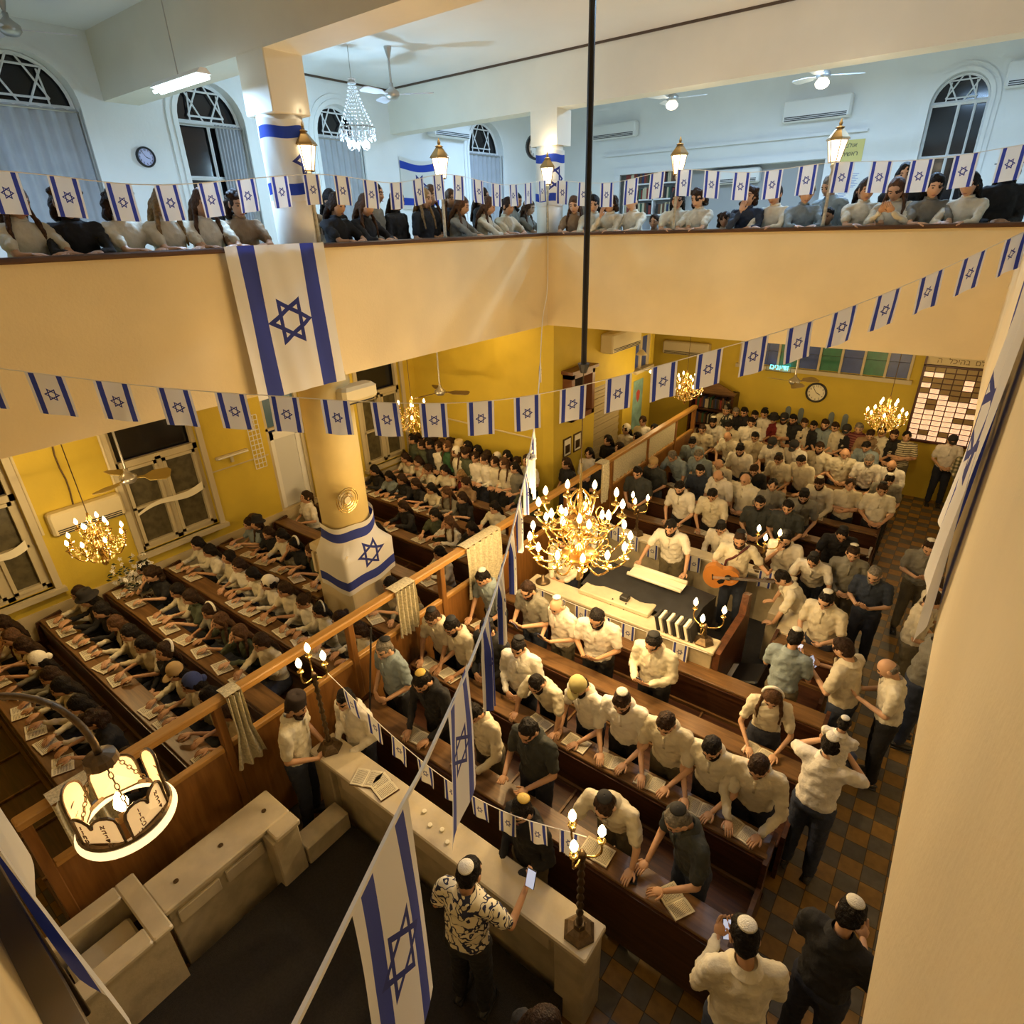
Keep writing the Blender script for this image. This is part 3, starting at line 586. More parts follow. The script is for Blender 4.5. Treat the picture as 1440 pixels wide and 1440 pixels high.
# ================================================================== lamps and chandeliers
def font_mesh(name, cu, mt):
    tmp = bpy.data.objects.new('tmp', cu); col.objects.link(tmp); dg = bpy.context.evaluated_depsgraph_get(); me = bpy.data.meshes.new_from_object(tmp.evaluated_get(dg)); bpy.data.objects.remove(tmp)
    me.materials.clear(); me.materials.append(mt); o = bpy.data.objects.new(name, me); col.objects.link(o); return o
def bulb_mesh(mb, p, s=1, mi=0): mb.lathe([(.001, 0), (.009*s, .004*s), (.017*s, .022*s), (.016*s, .034*s), (.008*s, .055*s), (.001, .066*s)], p, 8, mi)
def chandelier(c, label, tiers, rod_top, crystals=0, lamps=(), disc=0, drop=.5, bs=1.0, rodr=.006, metal=None):
    metal = metal or M_brass; c = Vector(c); t = thing('chandelier', c, label, 'chandelier')
    m = MB(); zt = drop
    prof = [(.001, -.30), (.03, -.28), (.05, -.22), (.02, -.17), (.035, -.12), (.07, -.05), (.05, .02), (.02, .06), (.03, .12), (.05, .17), (.025, .23), (.018, .30), (.035, .36), (.015, .42), (.012, zt)]
    m.lathe(prof, c, 14); m.build('stem', metal, t, smooth=True)
    r = MB(); r.tube([c+V_(0, 0, zt), Vector((c.x, c.y, rod_top))], rodr, 8); r.lathe([(.05, -.03), (.06, 0)], (c.x, c.y, rod_top), 12); r.build('hanging_rod', M_dbrass, t)
    for n, R_, z, dz in tiers:
        for i in range(n):
            a = 2*pi*(i+.5*(z > .1))/n; d = Vector((cos(a), sin(a), 0)); arm = MB()
            p = [c+d*.03+Z_(z-.05)]+bez(c+d*.05+Z_(z-.05), c+d*R_*.55+Z_(z-.26), c+d*R_*.85+Z_(z-.10), 6)+bez(c+d*R_*.85+Z_(z-.10), c+d*R_*1.12+Z_(z+.02), c+d*R_+Z_(z+.03), 5)
            arm.tube(p, .0085*bs, 5)
            q = [c+d*R_*(.55+.11*cos(k*.8))+Z_(z-.02+.07*sin(k*.8)) for k in range(9)]; arm.tube(q, .006*bs, 4)
            e = c+d*R_+Z_(z+.03); arm.lathe([(.008, -.02), (.034*bs, 0), (.042*bs, .014), (.012, .012), (.013, .018)], e, 8); arm.lathe([(.012, .0), (.012, .06*bs)], e+Z_(.016), 7)
            o = arm.build('arm', metal, t, smooth=True); b_ = MB(); bulb_mesh(b_, e+Z_(.016+.06*bs), bs*1.25); b_.build('bulb', M_bulb, o, smooth=True)
            if crystals:
                k_ = MB()
                for j in range(2): 
                    pp = e-Z_(.03+.04*j); k_.lathe([(.001, -.03), (.011, -.012), (.001, 0)], pp, 5)
                k_.build('crystal_drop', M_crystal, o)
    if disc:
        m = MB(); m.lathe([(.001, -.20), (.13, -.17), (.20, -.10), (.21, -.08), (.05, -.06)], c, 24); m.build('upper_bowl', mat('hammered_brass', (.62, .36, .10), .3, 1.0), t, smooth=True); m = MB(); m.lathe([(.001, .26), (.10, .27), (.17, .31), (.18, .33), (.03, .34)], c, 24); m.build('lower_bowl', mat('hammered_brass', (.62, .36, .10), .3, 1.0), t, smooth=True)
        m = MB()
        for k in range(7): m.lathe([(.001, -.05), (.016, -.02), (.001, 0)], c+Vector((.10*cos(k*.9), .10*sin(k*.9), -.2)), 6)
        m.tube([c+V_(0, 0, -.3), c+V_(0, 0, -.42)], [.012, .03], 8); m.build('finial', metal, t)
        for k in range(8):
            a = 2*pi*k/8; d = Vector((cos(a), sin(a), 0)); s = MB(); s.tube([c+d*(.02+.10*sin(j*.5))+Z_(.40+.05*j) for j in range(7)], .008, 4); s.build('crown_scroll', metal, t)
    if crystals:
        m = MB()
        for k in range(14):
            a = 2*pi*k/14; R_ = tiers[0][1]*.82
            for j in range(9):
                u_ = j/8; pp = c+Vector((cos(a), sin(a), 0))*(R_*u_+.03*(1-u_))+Z_(.30*(1-u_)**1.6-.05*sin(pi*u_)); m.sph(pp, .010, 5, 4)
            m.lathe([(.001, -.05), (.014, -.02), (.001, 0)], c+Vector((cos(a), sin(a), 0))*R_-Z_(.02), 5)
        for k in range(20): m.lathe([(.001, -.04), (.012, -.015), (.001, 0)], c+Vector((cos(k)*tiers[0][1]*.4, sin(k)*tiers[0][1]*.4, -.16)), 5)
        m.build('crystal_garland', M_crystal if crystals == 1 else mat('amber_crystal', (.85, .65, .30), .1, spec=.8), t)['kind'] = 'stuff'
    for p, pw, r_ in lamps: point('chandelier_glow', c+Vector(p), pw, WARM2 if crystals else WARM, r_)
    return t
def V_(x, y, z): return Vector((x, y, z))
def Z_(z): return Vector((0, 0, z))
main = [((.80*cos(k*pi/3+.3), .80*sin(k*pi/3+.3), .12), 72, .06) for k in range(6)]
chandelier((-2.95, 5.0, 2.66), 'large brass chandelier with two rings of candle bulbs on a long black rod', [(13, .55, .0, 0), (9, .45, .40, 0), (5, .24, .22, 0)], 8.3, 0, main, disc=1, drop=1.0, bs=1.35, rodr=.006)
tag(MB().tube([(-2.95, 5.0, 4.69), (-2.95, 5.0, 8.3)], .028, 10).tube([(-2.95, 5, 4.60), (-2.95, 5, 4.69)], [.03, .06], 10).build('rod', mat('black_iron', (.012, .010, .010), .4)), 'long black iron rod dropping from the ceiling through the middle of the hall', 'rod')
for c_, rt, lb, pw in (((-8.2, 2.02, 2.42), 4.32, 'crystal chandelier with candle bulbs by the left wall beneath the gallery', 30), ((-8.0, 7.37, 2.70), 4.32, 'small crystal chandelier in front of the yellow end wall', 27),
                   ((-4.78, 12.5, 2.55), 4.32, 'crystal chandelier over the far end of the partition', 24), ((-.95, 12.5, 2.50), 4.32, 'crystal chandelier beside the lit memorial board', 30)):
    rs = .44 if c_[1] == 7.37 else .36 if c_[1] == 12.5 and c_[0] < -3 else .31; chandelier(c_, lb, [(8, rs, .02, 0), (4, rs*.53, .20, 0)], rt, 2, [((.55, 0, .12), pw*1.15, .05), ((-.55, 0, .12), pw*1.15, .05)], drop=.45, bs=1.0)
# fill lamps added under the galleries; two follow from the bright yellow walls
for p, pw in (((-9.3, 1.9, 4.1), 16), ((-8.9, 5.6, 4.1), 9), ((-7.3, 8.6, 4.1), 15), ((-5.6, 11.9, 3.3), 6), ((-3.0, 14.6, 4.1), 8), ((1.8, 6.0, 4.1), 14), ((2.0, 11.5, 4.1), 17)):
    point('under_gallery_glow', p, pw, WARM2, .08)
    t = tag(MB().lathe([(.02, .16), (.05, .14), (.11, .06), (.11, .05), (.02, .13)], (p[0], p[1], p[2]), 16).build('ceiling_lamp', M_crplastic, smooth=True), None, 'lamp')
    t['label'] = {16: 'small ceiling lamp under the left gallery by the first window', 9: 'small added fill lamp under the left gallery near the blue-topped door', 15: 'small ceiling lamp before the yellow end wall', 6: 'small added fill lamp above the far women near the shutter', 8: 'small added fill lamp over the coloured windows', 14: 'small added fill lamp under the right gallery above the aisle', 17: 'small added fill lamp under the right gallery beyond the far pews'}[pw]

def candelabrum(loc, h, label, n=3, lit=True, pw=11, arm=.13):
    loc = Vector(loc); t = thing('candelabrum', loc, label, 'candelabrum', 'bronze candelabra in the hall')
    MB().lathe([(.13, 0), (.13, .02), (.10, .05), (.05, .075), (.04, .11)], loc, 6).build('base', M_dbrass, t)
    m = MB(); pr = [(.03, .10)]; z = .12
    while z < h-.22: pr += [(.018, z), (.030, z+.03), (.018, z+.06)]; z += .09
    pr += [(.035, h-.2), (.015, h-.15)]; m.lathe(pr, loc, 10); m.build('stem', M_dbrass, t, smooth=True)
    for k in range(n):
        a = 2*pi*k/n+.6; d = Vector((cos(a), sin(a), 0)); m = MB(); m.tube(bez(loc+Z_(h-.2), loc+d*arm*1.3+Z_(h-.26), loc+d*arm+Z_(h-.06), 8), .009, 6)
        m.lathe([(.006, 0), (.03, .008), (.033, .02), (.01, .02)], loc+d*arm+Z_(h-.06), 10); m.lathe([(.011, 0), (.011, .05)], loc+d*arm+Z_(h-.045), 8); o = m.build('arm', M_brass, t, smooth=True)
        b_ = MB(); bulb_mesh(b_, loc+d*arm+Z_(h+.005), 1.75); b_.build('bulb', M_bulb, o, smooth=True)
    point('candelabrum_glow', loc+Z_(h+.16), pw, WARM, .05)
candelabrum((-4.34, 2.36, 1.04), 1.16, 'three-bulb bronze candelabrum on the left end of the marble wall')
candelabrum((-1.31, 2.36, 1.04), 1.10, 'three-bulb bronze candelabrum on the right end of the marble wall')
candelabrum((-1.78, 6.1, 1.17), .42, 'short three-bulb candelabrum on the front right corner of the platform', pw=9, arm=.2)
candelabrum((-3.80, 8.33, 1.11), .62, 'three-bulb candelabrum at the back left corner of the platform', pw=9, arm=.15)
candelabrum((-1.72, 8.33, 1.11), .58, 'three-bulb candelabrum at the back right corner of the platform', pw=9, arm=.17)
tag(MB().lathe([(.11, 0), (.11, .015), (.08, .04), (.03, .06), (.025, .12)], (-4.2, 6.1, 1.172), 16).build('bronze_foot', M_dbrass, smooth=True), 'round bronze lamp foot on the front left corner of the platform', 'ornament')

def lantern(loc, label, h=1.08):
    loc = Vector(loc); t = thing('lantern_post', loc, label, 'lantern', 'lantern posts along the gallery rail')
    m = MB(); m.lathe([(.03, 0), (.022, .02), (.02, h*.5), (.03, h*.53), (.02, h*.56), (.018, h-.44), (.04, h-.40), (.02, h-.36)], loc, 10); m.build('post', mat('aged_white_post', (.52, .47, .34), .5, nz=.4, nscale=20), t, smooth=True)
    b = loc+Z_(h-.36); m = MB()
    for k in range(6):
        a = 2*pi*k/6; a2 = 2*pi*(k+1)/6; p = lambda r, z, q: b+Vector((r*cos(q), r*sin(q), z)); m.tube([p(.065, 0, a), p(.115, .24, a)], .006, 4); m.tube([p(.115, .24, a), p(.115, .24, a2)], .008, 4); m.tube([p(.065, 0, a), p(.065, 0, a2)], .008, 4)
    m.lathe([(.14, .24), (.128, .262), (.07, .33), (.045, .36), (.058, .372), (.015, .39), (.024, .415), (.001, .47)], b, 6); m.build('lantern_frame', mat('aged_brass', (.35, .24, .10), .4, .9), t)
    g = MB().lathe([(.060, .005), (.110, .238)], b, 6); g.build('lantern_glass', M_bulb2, t)
    point('lantern_glow', b+Z_(.55), 5, (1, .82, .55), .05)
for y, lb in ((4.62, 'lit lantern post on the left gallery rail beside the big hanging flag'), (6.74, 'lit lantern post on the left gallery rail past the square column')): lantern((-6.27, y, 5.79), lb)
for x, lb in ((-6.24, 'lit lantern post where the left and far gallery rails meet'), (-3.98, 'lit lantern post on the far gallery rail near the middle'), (-1.93, 'lit lantern post on the far gallery rail, nearest the yellow wall notice')): lantern((x, 9.26, 5.79), lb)

# ---- upper floor fittings
def tube_lamp(a, b, label, wire=8.3):
    a, b = Vector(a), Vector(b); t = thing('tube_light', (a+b)/2, label, 'light'); d = (b-a).normalized(); s = d.cross(Z_(1))
    m = MB(); m.add([a+s*.08, b+s*.08, b-s*.08, a-s*.08, a+s*.03+Z_(.05), b+s*.03+Z_(.05), b-s*.03+Z_(.05), a-s*.03+Z_(.05)], [(0, 1, 2, 3), (4, 7, 6, 5), (0, 4, 5, 1), (2, 6, 7, 3), (0, 3, 7, 4), (1, 5, 6, 2)]); m.build('fitting', M_plastic, t)
    MB().tube([a+s*.035-Z_(.03), b+s*.035-Z_(.03)], .018, 8).tube([a-s*.035-Z_(.03), b-s*.035-Z_(.03)], .018, 8).build('tube', M_tube, t)
    MB().tube([(a+b)/2+Z_(.05), Vector(((a+b).x/2, (a+b).y/2, wire))], .006, 5).build('hanging_rod', M_metal, t)
tube_lamp((-7.72, 3.9, 7.35), (-6.72, 3.9, 7.35), 'lit fluorescent fitting hanging over the left gallery before the beam')
t = thing('flood_lamp', (-2.0, 6.6, 7.98), 'small cool flood lamp under the ceiling right of the long black rod', 'lamp'); MB().rbox((-2.12, 6.5, 7.98), (-1.88, 6.7, 8.06), .01).build('housing', M_plastic, t); MB().box((-2.10, 6.52, 7.972), (-1.90, 6.68, 7.98)).build('lens', M_tube, t); MB().cyl((-2.0, 6.6, 8.06), (-2.0, 6.6, 8.3), .012).build('mount', M_metal, t)
tube_lamp((-3.9, 11.6, 8.36), (-2.9, 11.6, 8.36), 'fluorescent fitting under the ceiling of the room behind the far gallery', 8.7)
tube_lamp((-8.7, 11.5, 8.12), (-7.7, 11.5, 8.12), 'fluorescent fitting behind the lintel on the far left of the upper floor', 8.7)
tube_lamp((-8.4, .8, 8.0), (-8.4, 1.8, 8.0), 'fluorescent fitting over the near end of the left gallery')
t = thing('chandelier', (-8.18, 7.02, 6.9), 'white crystal chandelier with cool bright bulbs over the left gallery', 'chandelier'); c_ = Vector((-8.18, 7.02, 6.95))
m = MB()
for k in range(16):
    a = 2*pi*k/16; d = Vector((cos(a), sin(a), 0))
    for j in range(14): u_ = j/13; m.sph(c_+d*(.05+.21*u_**1.5)+Z_(.95-.60*u_), .011, 5, 4)
    for j in range(8): m.sph(c_+d*(.26-.16*(j/7)**2)+Z_(.33-.18*j/7), .012, 5, 4)
    for j in range(3): m.lathe([(.001, -.05), (.014, -.02), (.001, 0)], c_+d*.26+Z_(.33-.05*j), 5)
m.build('crystal_garland', M_crystal, t)['kind'] = 'stuff'; m = MB(); m.tube([c_+d_ for d_ in [Vector((.26*cos(i*.35), .26*sin(i*.35), .35)) for i in range(19)]], .01, 5); m.tube([c_+Z_(.95), Vector((c_.x, c_.y, 8.3))], .006, 5); m.lathe([(.05, .9), (.04, .97)], c_, 10); m.build('metal_frame', M_metal, t)
for k in range(5):
    a = k*1.256; m = MB(); m.tube(bez(c_+Z_(.2), c_+Vector((.14*cos(a), .14*sin(a), 0)), c_+Vector((.15*cos(a), .15*sin(a), .1)), 6), .006, 5); o = m.build('arm', M_metal, t); b_ = MB(); b_.sph(c_+Vector((.15*cos(a), .15*sin(a), .13)), (.025, .025, .045), 8, 6); b_.build('bulb', M_tube, o, smooth=True)

def fan(c_, top, label, R_=.62, lamp=False, rot=.3, mt=None, bw=.075):
    c_ = Vector(c_); t = thing('ceiling_fan', c_, label, 'fan'); mt = mt or M_wframe
    MB().lathe([(.02, -.07), (.07, -.06), (.11, -.02), (.11, .03), (.06, .07), (.03, .10), (.03, .14)], c_, 20).build('motor', M_metal, t, smooth=True)
    m = MB().tube([c_+Z_(.12), Vector((c_.x, c_.y, top))], .016, 8).lathe([(.02, -.14), (.055, -.02), (.055, 0)], (c_.x, c_.y, top), 14); m.build('down_rod', M_metal, t)
    for k in range(3):
        a = rot+k*2*pi/3; M = Matrix.Translation(c_) @ Matrix.Rotation(a, 4, 'Z') @ Matrix.Rotation(radians(12), 4, 'X'); m = MB(); out = [(.10, -.02), (.2, -.03), (.28, -bw), (R_-.05, -bw*1.15), (R_, -bw*.7), (R_, bw*.7), (R_-.05, bw*1.15), (.28, bw), (.2, .03), (.10, .02)]
        n = len(out); vs_ = [M @ Vector((x, y, -.005)) for x, y in out]+[M @ Vector((x, y, .005)) for x, y in out]; m.add(vs_, [tuple(reversed(range(n))), tuple(range(n, 2*n))]+[(i, (i+1) % n, n+(i+1) % n, n+i) for i in range(n)]); m.build('blade', mt, t)
    if lamp: MB().sph(c_-Z_(.11), (.11, .11, .075), 14, 8).build('lamp_globe', emis('warm_globe', (1, .86, .62), 6), t, smooth=True)
M_blade = mat('pale_lilac_blade', (.62, .60, .68), .5); M_brown = mat('brown_blade', (.14, .09, .03), .5)
fan((-7.8, 7.44, 7.72), 8.3, 'ceiling fan with pale blades before the back beam on the left gallery', .62, rot=.6, mt=M_blade)
fan((-9.23, 3.2, 8.0), 8.3, 'ceiling fan at the upper left over the first arched window', .62, rot=1.2, mt=M_blade)
fan((-5.6, 12.5, 7.98), 8.7, 'ceiling fan with a lit globe, left one behind the far gallery', .62, True, rot=.2)
fan((-3.0, 12.5, 7.98), 8.7, 'ceiling fan with a lit globe, right one behind the far gallery', .62, True, rot=.5)
fan((-8.15, 8.3, 3.0), 4.32, 'brown ceiling fan hanging before the yellow end wall', .60, rot=.4, mt=M_brown)
fan((-8.75, 2.75, 2.95), 4.32, 'wide-bladed dull yellow fan behind the crystal chandelier by the left wall', .52, rot=1.0, mt=mat('ochre_blade', (.34, .25, .07), .5), bw=.13)
fan((-2.75, 13.2, 2.85), 4.32, 'ochre ceiling fan between the far chandelier and the round clock', .55, rot=.9, mt=_mats['ochre_blade'], bw=.11)

def aircon(a, b, face, label, mt=None, deep=.22):
    """a, b opposite corners on the wall; face = outward normal"""
    a, b, N = Vector(a), Vector(b), Vector(face); lo = Vector((min(a.x, b.x), min(a.y, b.y), min(a.z, b.z))); hi = Vector((max(a.x, b.x), max(a.y, b.y), max(a.z, b.z)))
    q = hi.copy(); l2 = lo.copy()
    for i in range(3):
        if N[i] > 0: q[i] = lo[i]+deep
        if N[i] < 0: l2[i] = hi[i]-deep
    t = thing('air_conditioner', (lo+hi)/2, label, 'air conditioner'); mt = mt or M_plastic; MB().rbox(tuple(l2), tuple(q), .03).build('casing', mt, t)
    s = MB(); 
    for k in range(3):
        z = l2.z+.02+.03*k; e = .004
        if abs(N.x) > 0: xx = q.x if N.x > 0 else l2.x; s.box((xx-e, l2.y+.06, z), (xx+e, q.y-.06, z+.016))
        else: yy = q.y if N.y > 0 else l2.y; s.box((l2.x+.06, yy-e, z), (q.x-.06, yy+e, z+.016))
    s.build('air_slot', M_black, t)
aircon((-4.36, YF, 7.70), (-3.06, YF, 8.10), (0, -1, 0), 'white wall air conditioner on the upper back wall, right of the lintel trim')
aircon((-8.96, YF, 7.80), (-7.75, YF, 8.12), (0, -1, 0), 'white air conditioner high on the back wall beside the black pole')
aircon((-5.9, YF+.24, 6.65), (-4.75, YF+.24, 6.95), (0, -1, 0), 'grey-looking air conditioner inside the upper wall recess', deep=.2)
aircon((-.66, YF, 7.85), (.5, YF, 8.25), (0, -1, 0), 'white air conditioner at the upper right edge beyond the arched window')
aircon((XW, 10.4, 7.62), (XW, 11.55, 7.9), (1, 0, 0), 'white air conditioner on the left wall behind the lintel')
aircon((XC, 11.15, 3.45), (XC, 12.5, 3.85), (1, 0, 0), 'yellowed boxy air conditioner on the side wall below the far gallery', M_crplastic, .3)
aircon((-6.6, YF, 2.72), (-5.35, YF, 3.05), (0, -1, 0), 'yellowed air conditioner in the far left alcove', M_crplastic)
aircon((XW, 1.95, 2.05), (XW, 2.92, 2.40), (1, 0, 0), 'dull air conditioner on the left wall behind the chandelier', M_crplastic, .18)
t = thing('wall_heater', (-6.3, 4.9, 4.0), 'rounded cream box fixed at the top of the yellow column under the gallery', 'heater'); MB().rbox((-6.28, 4.45, 3.95), (-6.02, 5.0, 4.15), .04).build('casing', M_crplastic, t); MB().box((-6.24, 4.5, 3.93), (-6.06, 4.95, 3.95)).build('air_slot', M_black, t)
t = thing('wall_fan', (-6.2, 4.35, 2.66), 'round fan fixed to the yellow column above the wrapped flag', 'fan')
m = MB()
for r_ in (.06, .1, .14, .17): m.tube([Vector((-6.06, 4.28+r_*cos(a), 2.72+r_*sin(a))) for a in [i*.3307 for i in range(19)]], .006, 5, closed=True)
m.build('fan_guard', M_brass, t); MB().cyl((-6.2, 4.28, 2.72), (-6.05, 4.28, 2.72), .05).build('motor', M_crplastic, t)
M_ = Matrix.Translation((-6.1, 4.28, 2.72)); m = MB()
for k in range(4): a = k*pi/2; m.add([(-6.09, 4.28, 2.72), (-6.08, 4.28+.13*cos(a), 2.72+.13*sin(a)), (-6.10, 4.28+.13*cos(a+.8), 2.72+.13*sin(a+.8))], [(0, 1, 2)])
m.build('blade', M_crplastic, t)

def wall_clock(c_, N, r_, label, rim, face, deep=.05, hands=(2.0, -.6)):
    c_, N = Vector(c_), Vector(N); u = N.cross(Z_(1)) * -1; t = thing('wall_clock', c_, label, 'clock'); P = lambda a, q, d: c_+u*sin(a)*q+Z_(cos(a)*q)+N*d
    m = MB(); ring = [(r_*.98, 0), (r_, deep*.5), (r_*.95, deep), (r_*.82, deep*.9), (r_*.80, deep*.5)]; vs_ = []; n = 32
    for q, d in ring:
        for k in range(n): vs_.append(P(2*pi*k/n, q, d))
    m.add(vs_, [(j*n+k, j*n+(k+1) % n, (j+1)*n+(k+1) % n, (j+1)*n+k) for j in range(4) for k in range(n)]); m.build('rim', rim, t, smooth=True)
    f = MB(); f.add([P(2*pi*k/n, r_*.84, deep*.5) for k in range(n)], [tuple(range(n))]); f.build('dial', face, t)
    h = MB()
    for a, l, w_ in ((hands[0], .45, .03), (hands[1], .68, .02)): h.tube([P(a, 0, deep*.5+.006), P(a, r_*l, deep*.5+.006)], r_*w_, 4)
    h.build('hands', M_black, t)
    for k in range(12):
        cu = bpy.data.curves.new('numeral', 'FONT'); cu.body = str(12 if k == 0 else k); cu.size = r_*.26; cu.align_x = 'CENTER'; cu.align_y = 'CENTER'; cu.extrude = .001
        o = font_mesh('numeral', cu, M_black); o.parent = t
        p = P(2*pi*k/12, r_*.66, deep*.5+.004)-c_; X_ = Vector((0, 1, 0)) if abs(N.x) > .5 else Vector((1, 0, 0)); X_ = X_ if N.x > .5 or N.y < -.5 else -X_
        o.matrix_local = Matrix.Translation(p) @ Matrix(((X_.x, 0, N.x, 0), (X_.y, 0, N.y, 0), (0, 1, 0, 0), (0, 0, 0, 1)))
wall_clock((XW, 4.65, 6.93), (1, 0, 0), .13, 'small round clock with a dark rim on the white wall between two arched windows', M_black, mat('lilac_dial', (.55, .58, .85), .4))
wall_clock((-6.66, 9.62, 7.10), (-.0, -1, 0), .2, 'black-rimmed clock fixed beside the corner column of the galleries', M_black, M_plastic, .12)
wall_clock((-2.70, YF, 2.12), (0, -1, 0), .24, 'round black-rimmed clock on the far yellow wall under the coloured windows', M_black, M_paper)

# ---- far wall
t = thing('memorial_board', (-.1, YF-.05, 1.3), 'memorial board of lit name plates framed in dark wood on the far wall', 'board')
bx0, bx1, bz0, bz1 = -.72, 1.02, 1.32, 3.25
m = MB(); fr = .04
for a, b_ in (((bx0, bz0), (bx1, bz0+fr)), ((bx0, bz1-fr), (bx1, bz1)), ((bx0, bz0), (bx0+fr, bz1)), ((bx1-fr, bz0), (bx1, bz1)), ((bx0, 2.98), (bx1, 3.01))): m.box((a[0], YF-.09, a[1]), (b_[0], YF-.01, b_[1]))
m.box((bx0, YF-.04, bz0), (bx1, YF-.01, bz1)); m.build('frame', mat('dark_red_wood', (.07, .02, .012), .4), t)
MB().box((bx0+fr, YF-.06, 3.02), (bx1-fr, YF-.045, bz1-fr)).build('title_strip', mat('cream_strip', (.62, .54, .34), .6), t)
M_lit = emis('lit_plate', (1, .70, .44), .72); M_unlit = mat('brass_plate', (.30, .22, .10), .45, .3)
rb = random.Random(11); cw, ch = .185, .115
def plate_text(parent, x, z):
    m = MB()
    for k in range(3): w_ = cw*(.32-.05*k); m.box((x+cw/2-.01-w_, YF-.0672, z+ch*(.68-.22*k)), (x+cw/2-.01+w_, YF-.0665, z+ch*(.72-.22*k)))
    return m
for i in range(9):
    for j in range(14):
        x = bx0+.05+i*cw; z = bz0+.06+j*ch
        if x+cw > bx1-.03: continue
        lit = (j < 9 and rb.random() > .16) or (j >= 9 and rb.random() < .14)
        o = MB().box((x, YF-.066, z), (x+cw-.022, YF-.045, z+ch-.024)).build('name_plate', M_lit if lit else M_unlit, t)
        if j < 12 and i < 7: plate_text(o, x, z).build('plate_lettering', mat('faint_lettering', (.35, .16, .08), .7), o)
def text(s, loc, size, mt, X_, Y_, parent=None, name='lettering', align='CENTER', off=0):
    cu = bpy.data.curves.new(name, 'FONT'); cu.body = s; cu.size = size; cu.align_x = align; cu.align_y = 'CENTER'; cu.extrude = .002; cu.offset = off
    o = font_mesh(name, cu, mt); X_, Y_ = Vector(X_), Vector(Y_); N = X_.cross(Y_); l = Vector(loc)
    if parent: o.parent = parent; l = l-WL[parent.name]
    o.matrix_local = Matrix(((X_.x, Y_.x, N.x, l.x), (X_.y, Y_.y, N.y, l.y), (X_.z, Y_.z, N.z, l.z), (0, 0, 0, 1))); return o
text('ה', (-.46, YF-.064, 3.11), .15, M_dbrass, (1, 0, 0), (0, 0, 1), t); text('לכיהב', (-.12, YF-.064, 3.11), .15, M_dbrass, (1, 0, 0), (0, 0, 1), t); text('םלוע', (.30, YF-.064, 3.11), .15, M_dbrass, (1, 0, 0), (0, 0, 1), t)
t = thing('neon_sign', (-3.6, YF-.3, 2.6), 'tiny cyan glowing lettering hanging before the coloured windows', 'sign')
text('םינוידז', (-3.58, 15.28, 2.66), .17, emis('cyan_neon', (.15, .85, .9), 3), (1, 0, 0), (0, 0, 1), t); MB().tube([(-3.9, 15.3, 2.56), (-3.3, 15.3, 2.56)], .006, 5).tube([(-3.88, 15.3, 2.56), (-3.88, 15.3, 4.32)], .004, 4).tube([(-3.32, 15.3, 2.56), (-3.32, 15.3, 4.32)], .004, 4).build('sign_frame', M_black, t)
for k, x in enumerate((-3.25, -2.95, -2.27, -1.97)):
    t = thing('arched_plaque', (x, YF-.03, 1.3), 'narrow blue-grey arched plaque on the far wall, %s from the left' % ORD[k], 'plaque', None)
    MB().prism([(-.06, 0), (.06, 0), (.06, .32), (.04, .37), (0, .39), (-.04, .37), (-.06, .32)], (x, YF-.03, 1.32), (1, 0, 0), (0, 0, 1), (0, 1, 0), .03).build('plaque_panel', mat('blue_grey_plaque', (.16, .20, .22), .5), t)
t = thing('bookcase', (-5.05, YF-.3, 0), 'dark wooden bookcase at the far end behind the men beneath the alcove', 'bookcase')
m = MB()
for z in (.05, .55, 1.0, 1.42, 1.85): m.box((-5.6, YF-.45, z), (-4.5, YF-.02, z+.035))
m.box((-5.62, YF-.46, 0), (-5.56, YF-.02, 1.9)); m.box((-4.54, YF-.46, 0), (-4.48, YF-.02, 1.9)); m.box((-5.6, YF-.06, 0), (-4.5, YF-.02, 1.9)); m.build('case', M_pew, t)
m = MB().prism([(-5.66, 1.89), (-4.44, 1.89), (-4.44, 1.95), (-5.05, 2.22), (-5.66, 1.95)], (0, YF-.48, 0), (1, 0, 0), (0, 0, 1), (0, 1, 0), .06).build('pediment', M_pewtop, t)
BCOL = [mat('book_%s' % n_, c2, .6) for n_, c2 in (('brown', (.12, .05, .02)), ('red', (.22, .03, .02)), ('navy', (.02, .03, .09)), ('cream', (.5, .44, .3)), ('green', (.03, .09, .05)), ('black', (.02, .02, .02)))]
k = 0
def numb(n): return ORD[n] if n < 30 else 'number %d' % n
for z in (.59, 1.04, 1.46):
    x = -5.5; nb_ = -1
    while x < -4.65:
        w_ = rb.uniform(.03, .06); h_ = rb.uniform(.22, .30)
        o = MB().rbox((x, YF-.34, z), (x+w_-.004, YF-.12, z+h_), .003).build('book', rb.choice(BCOL)); nb_ += 1; tag(o, '%s upright book, %s from left, %s shelf of the dark far bookcase' % (o.data.materials[0].name[5:], numb(nb_), {.59: 'lowest', 1.04: 'middle', 1.46: 'top'}[z]), 'book', 'books in the far bookcase'); x += w_; k += 1
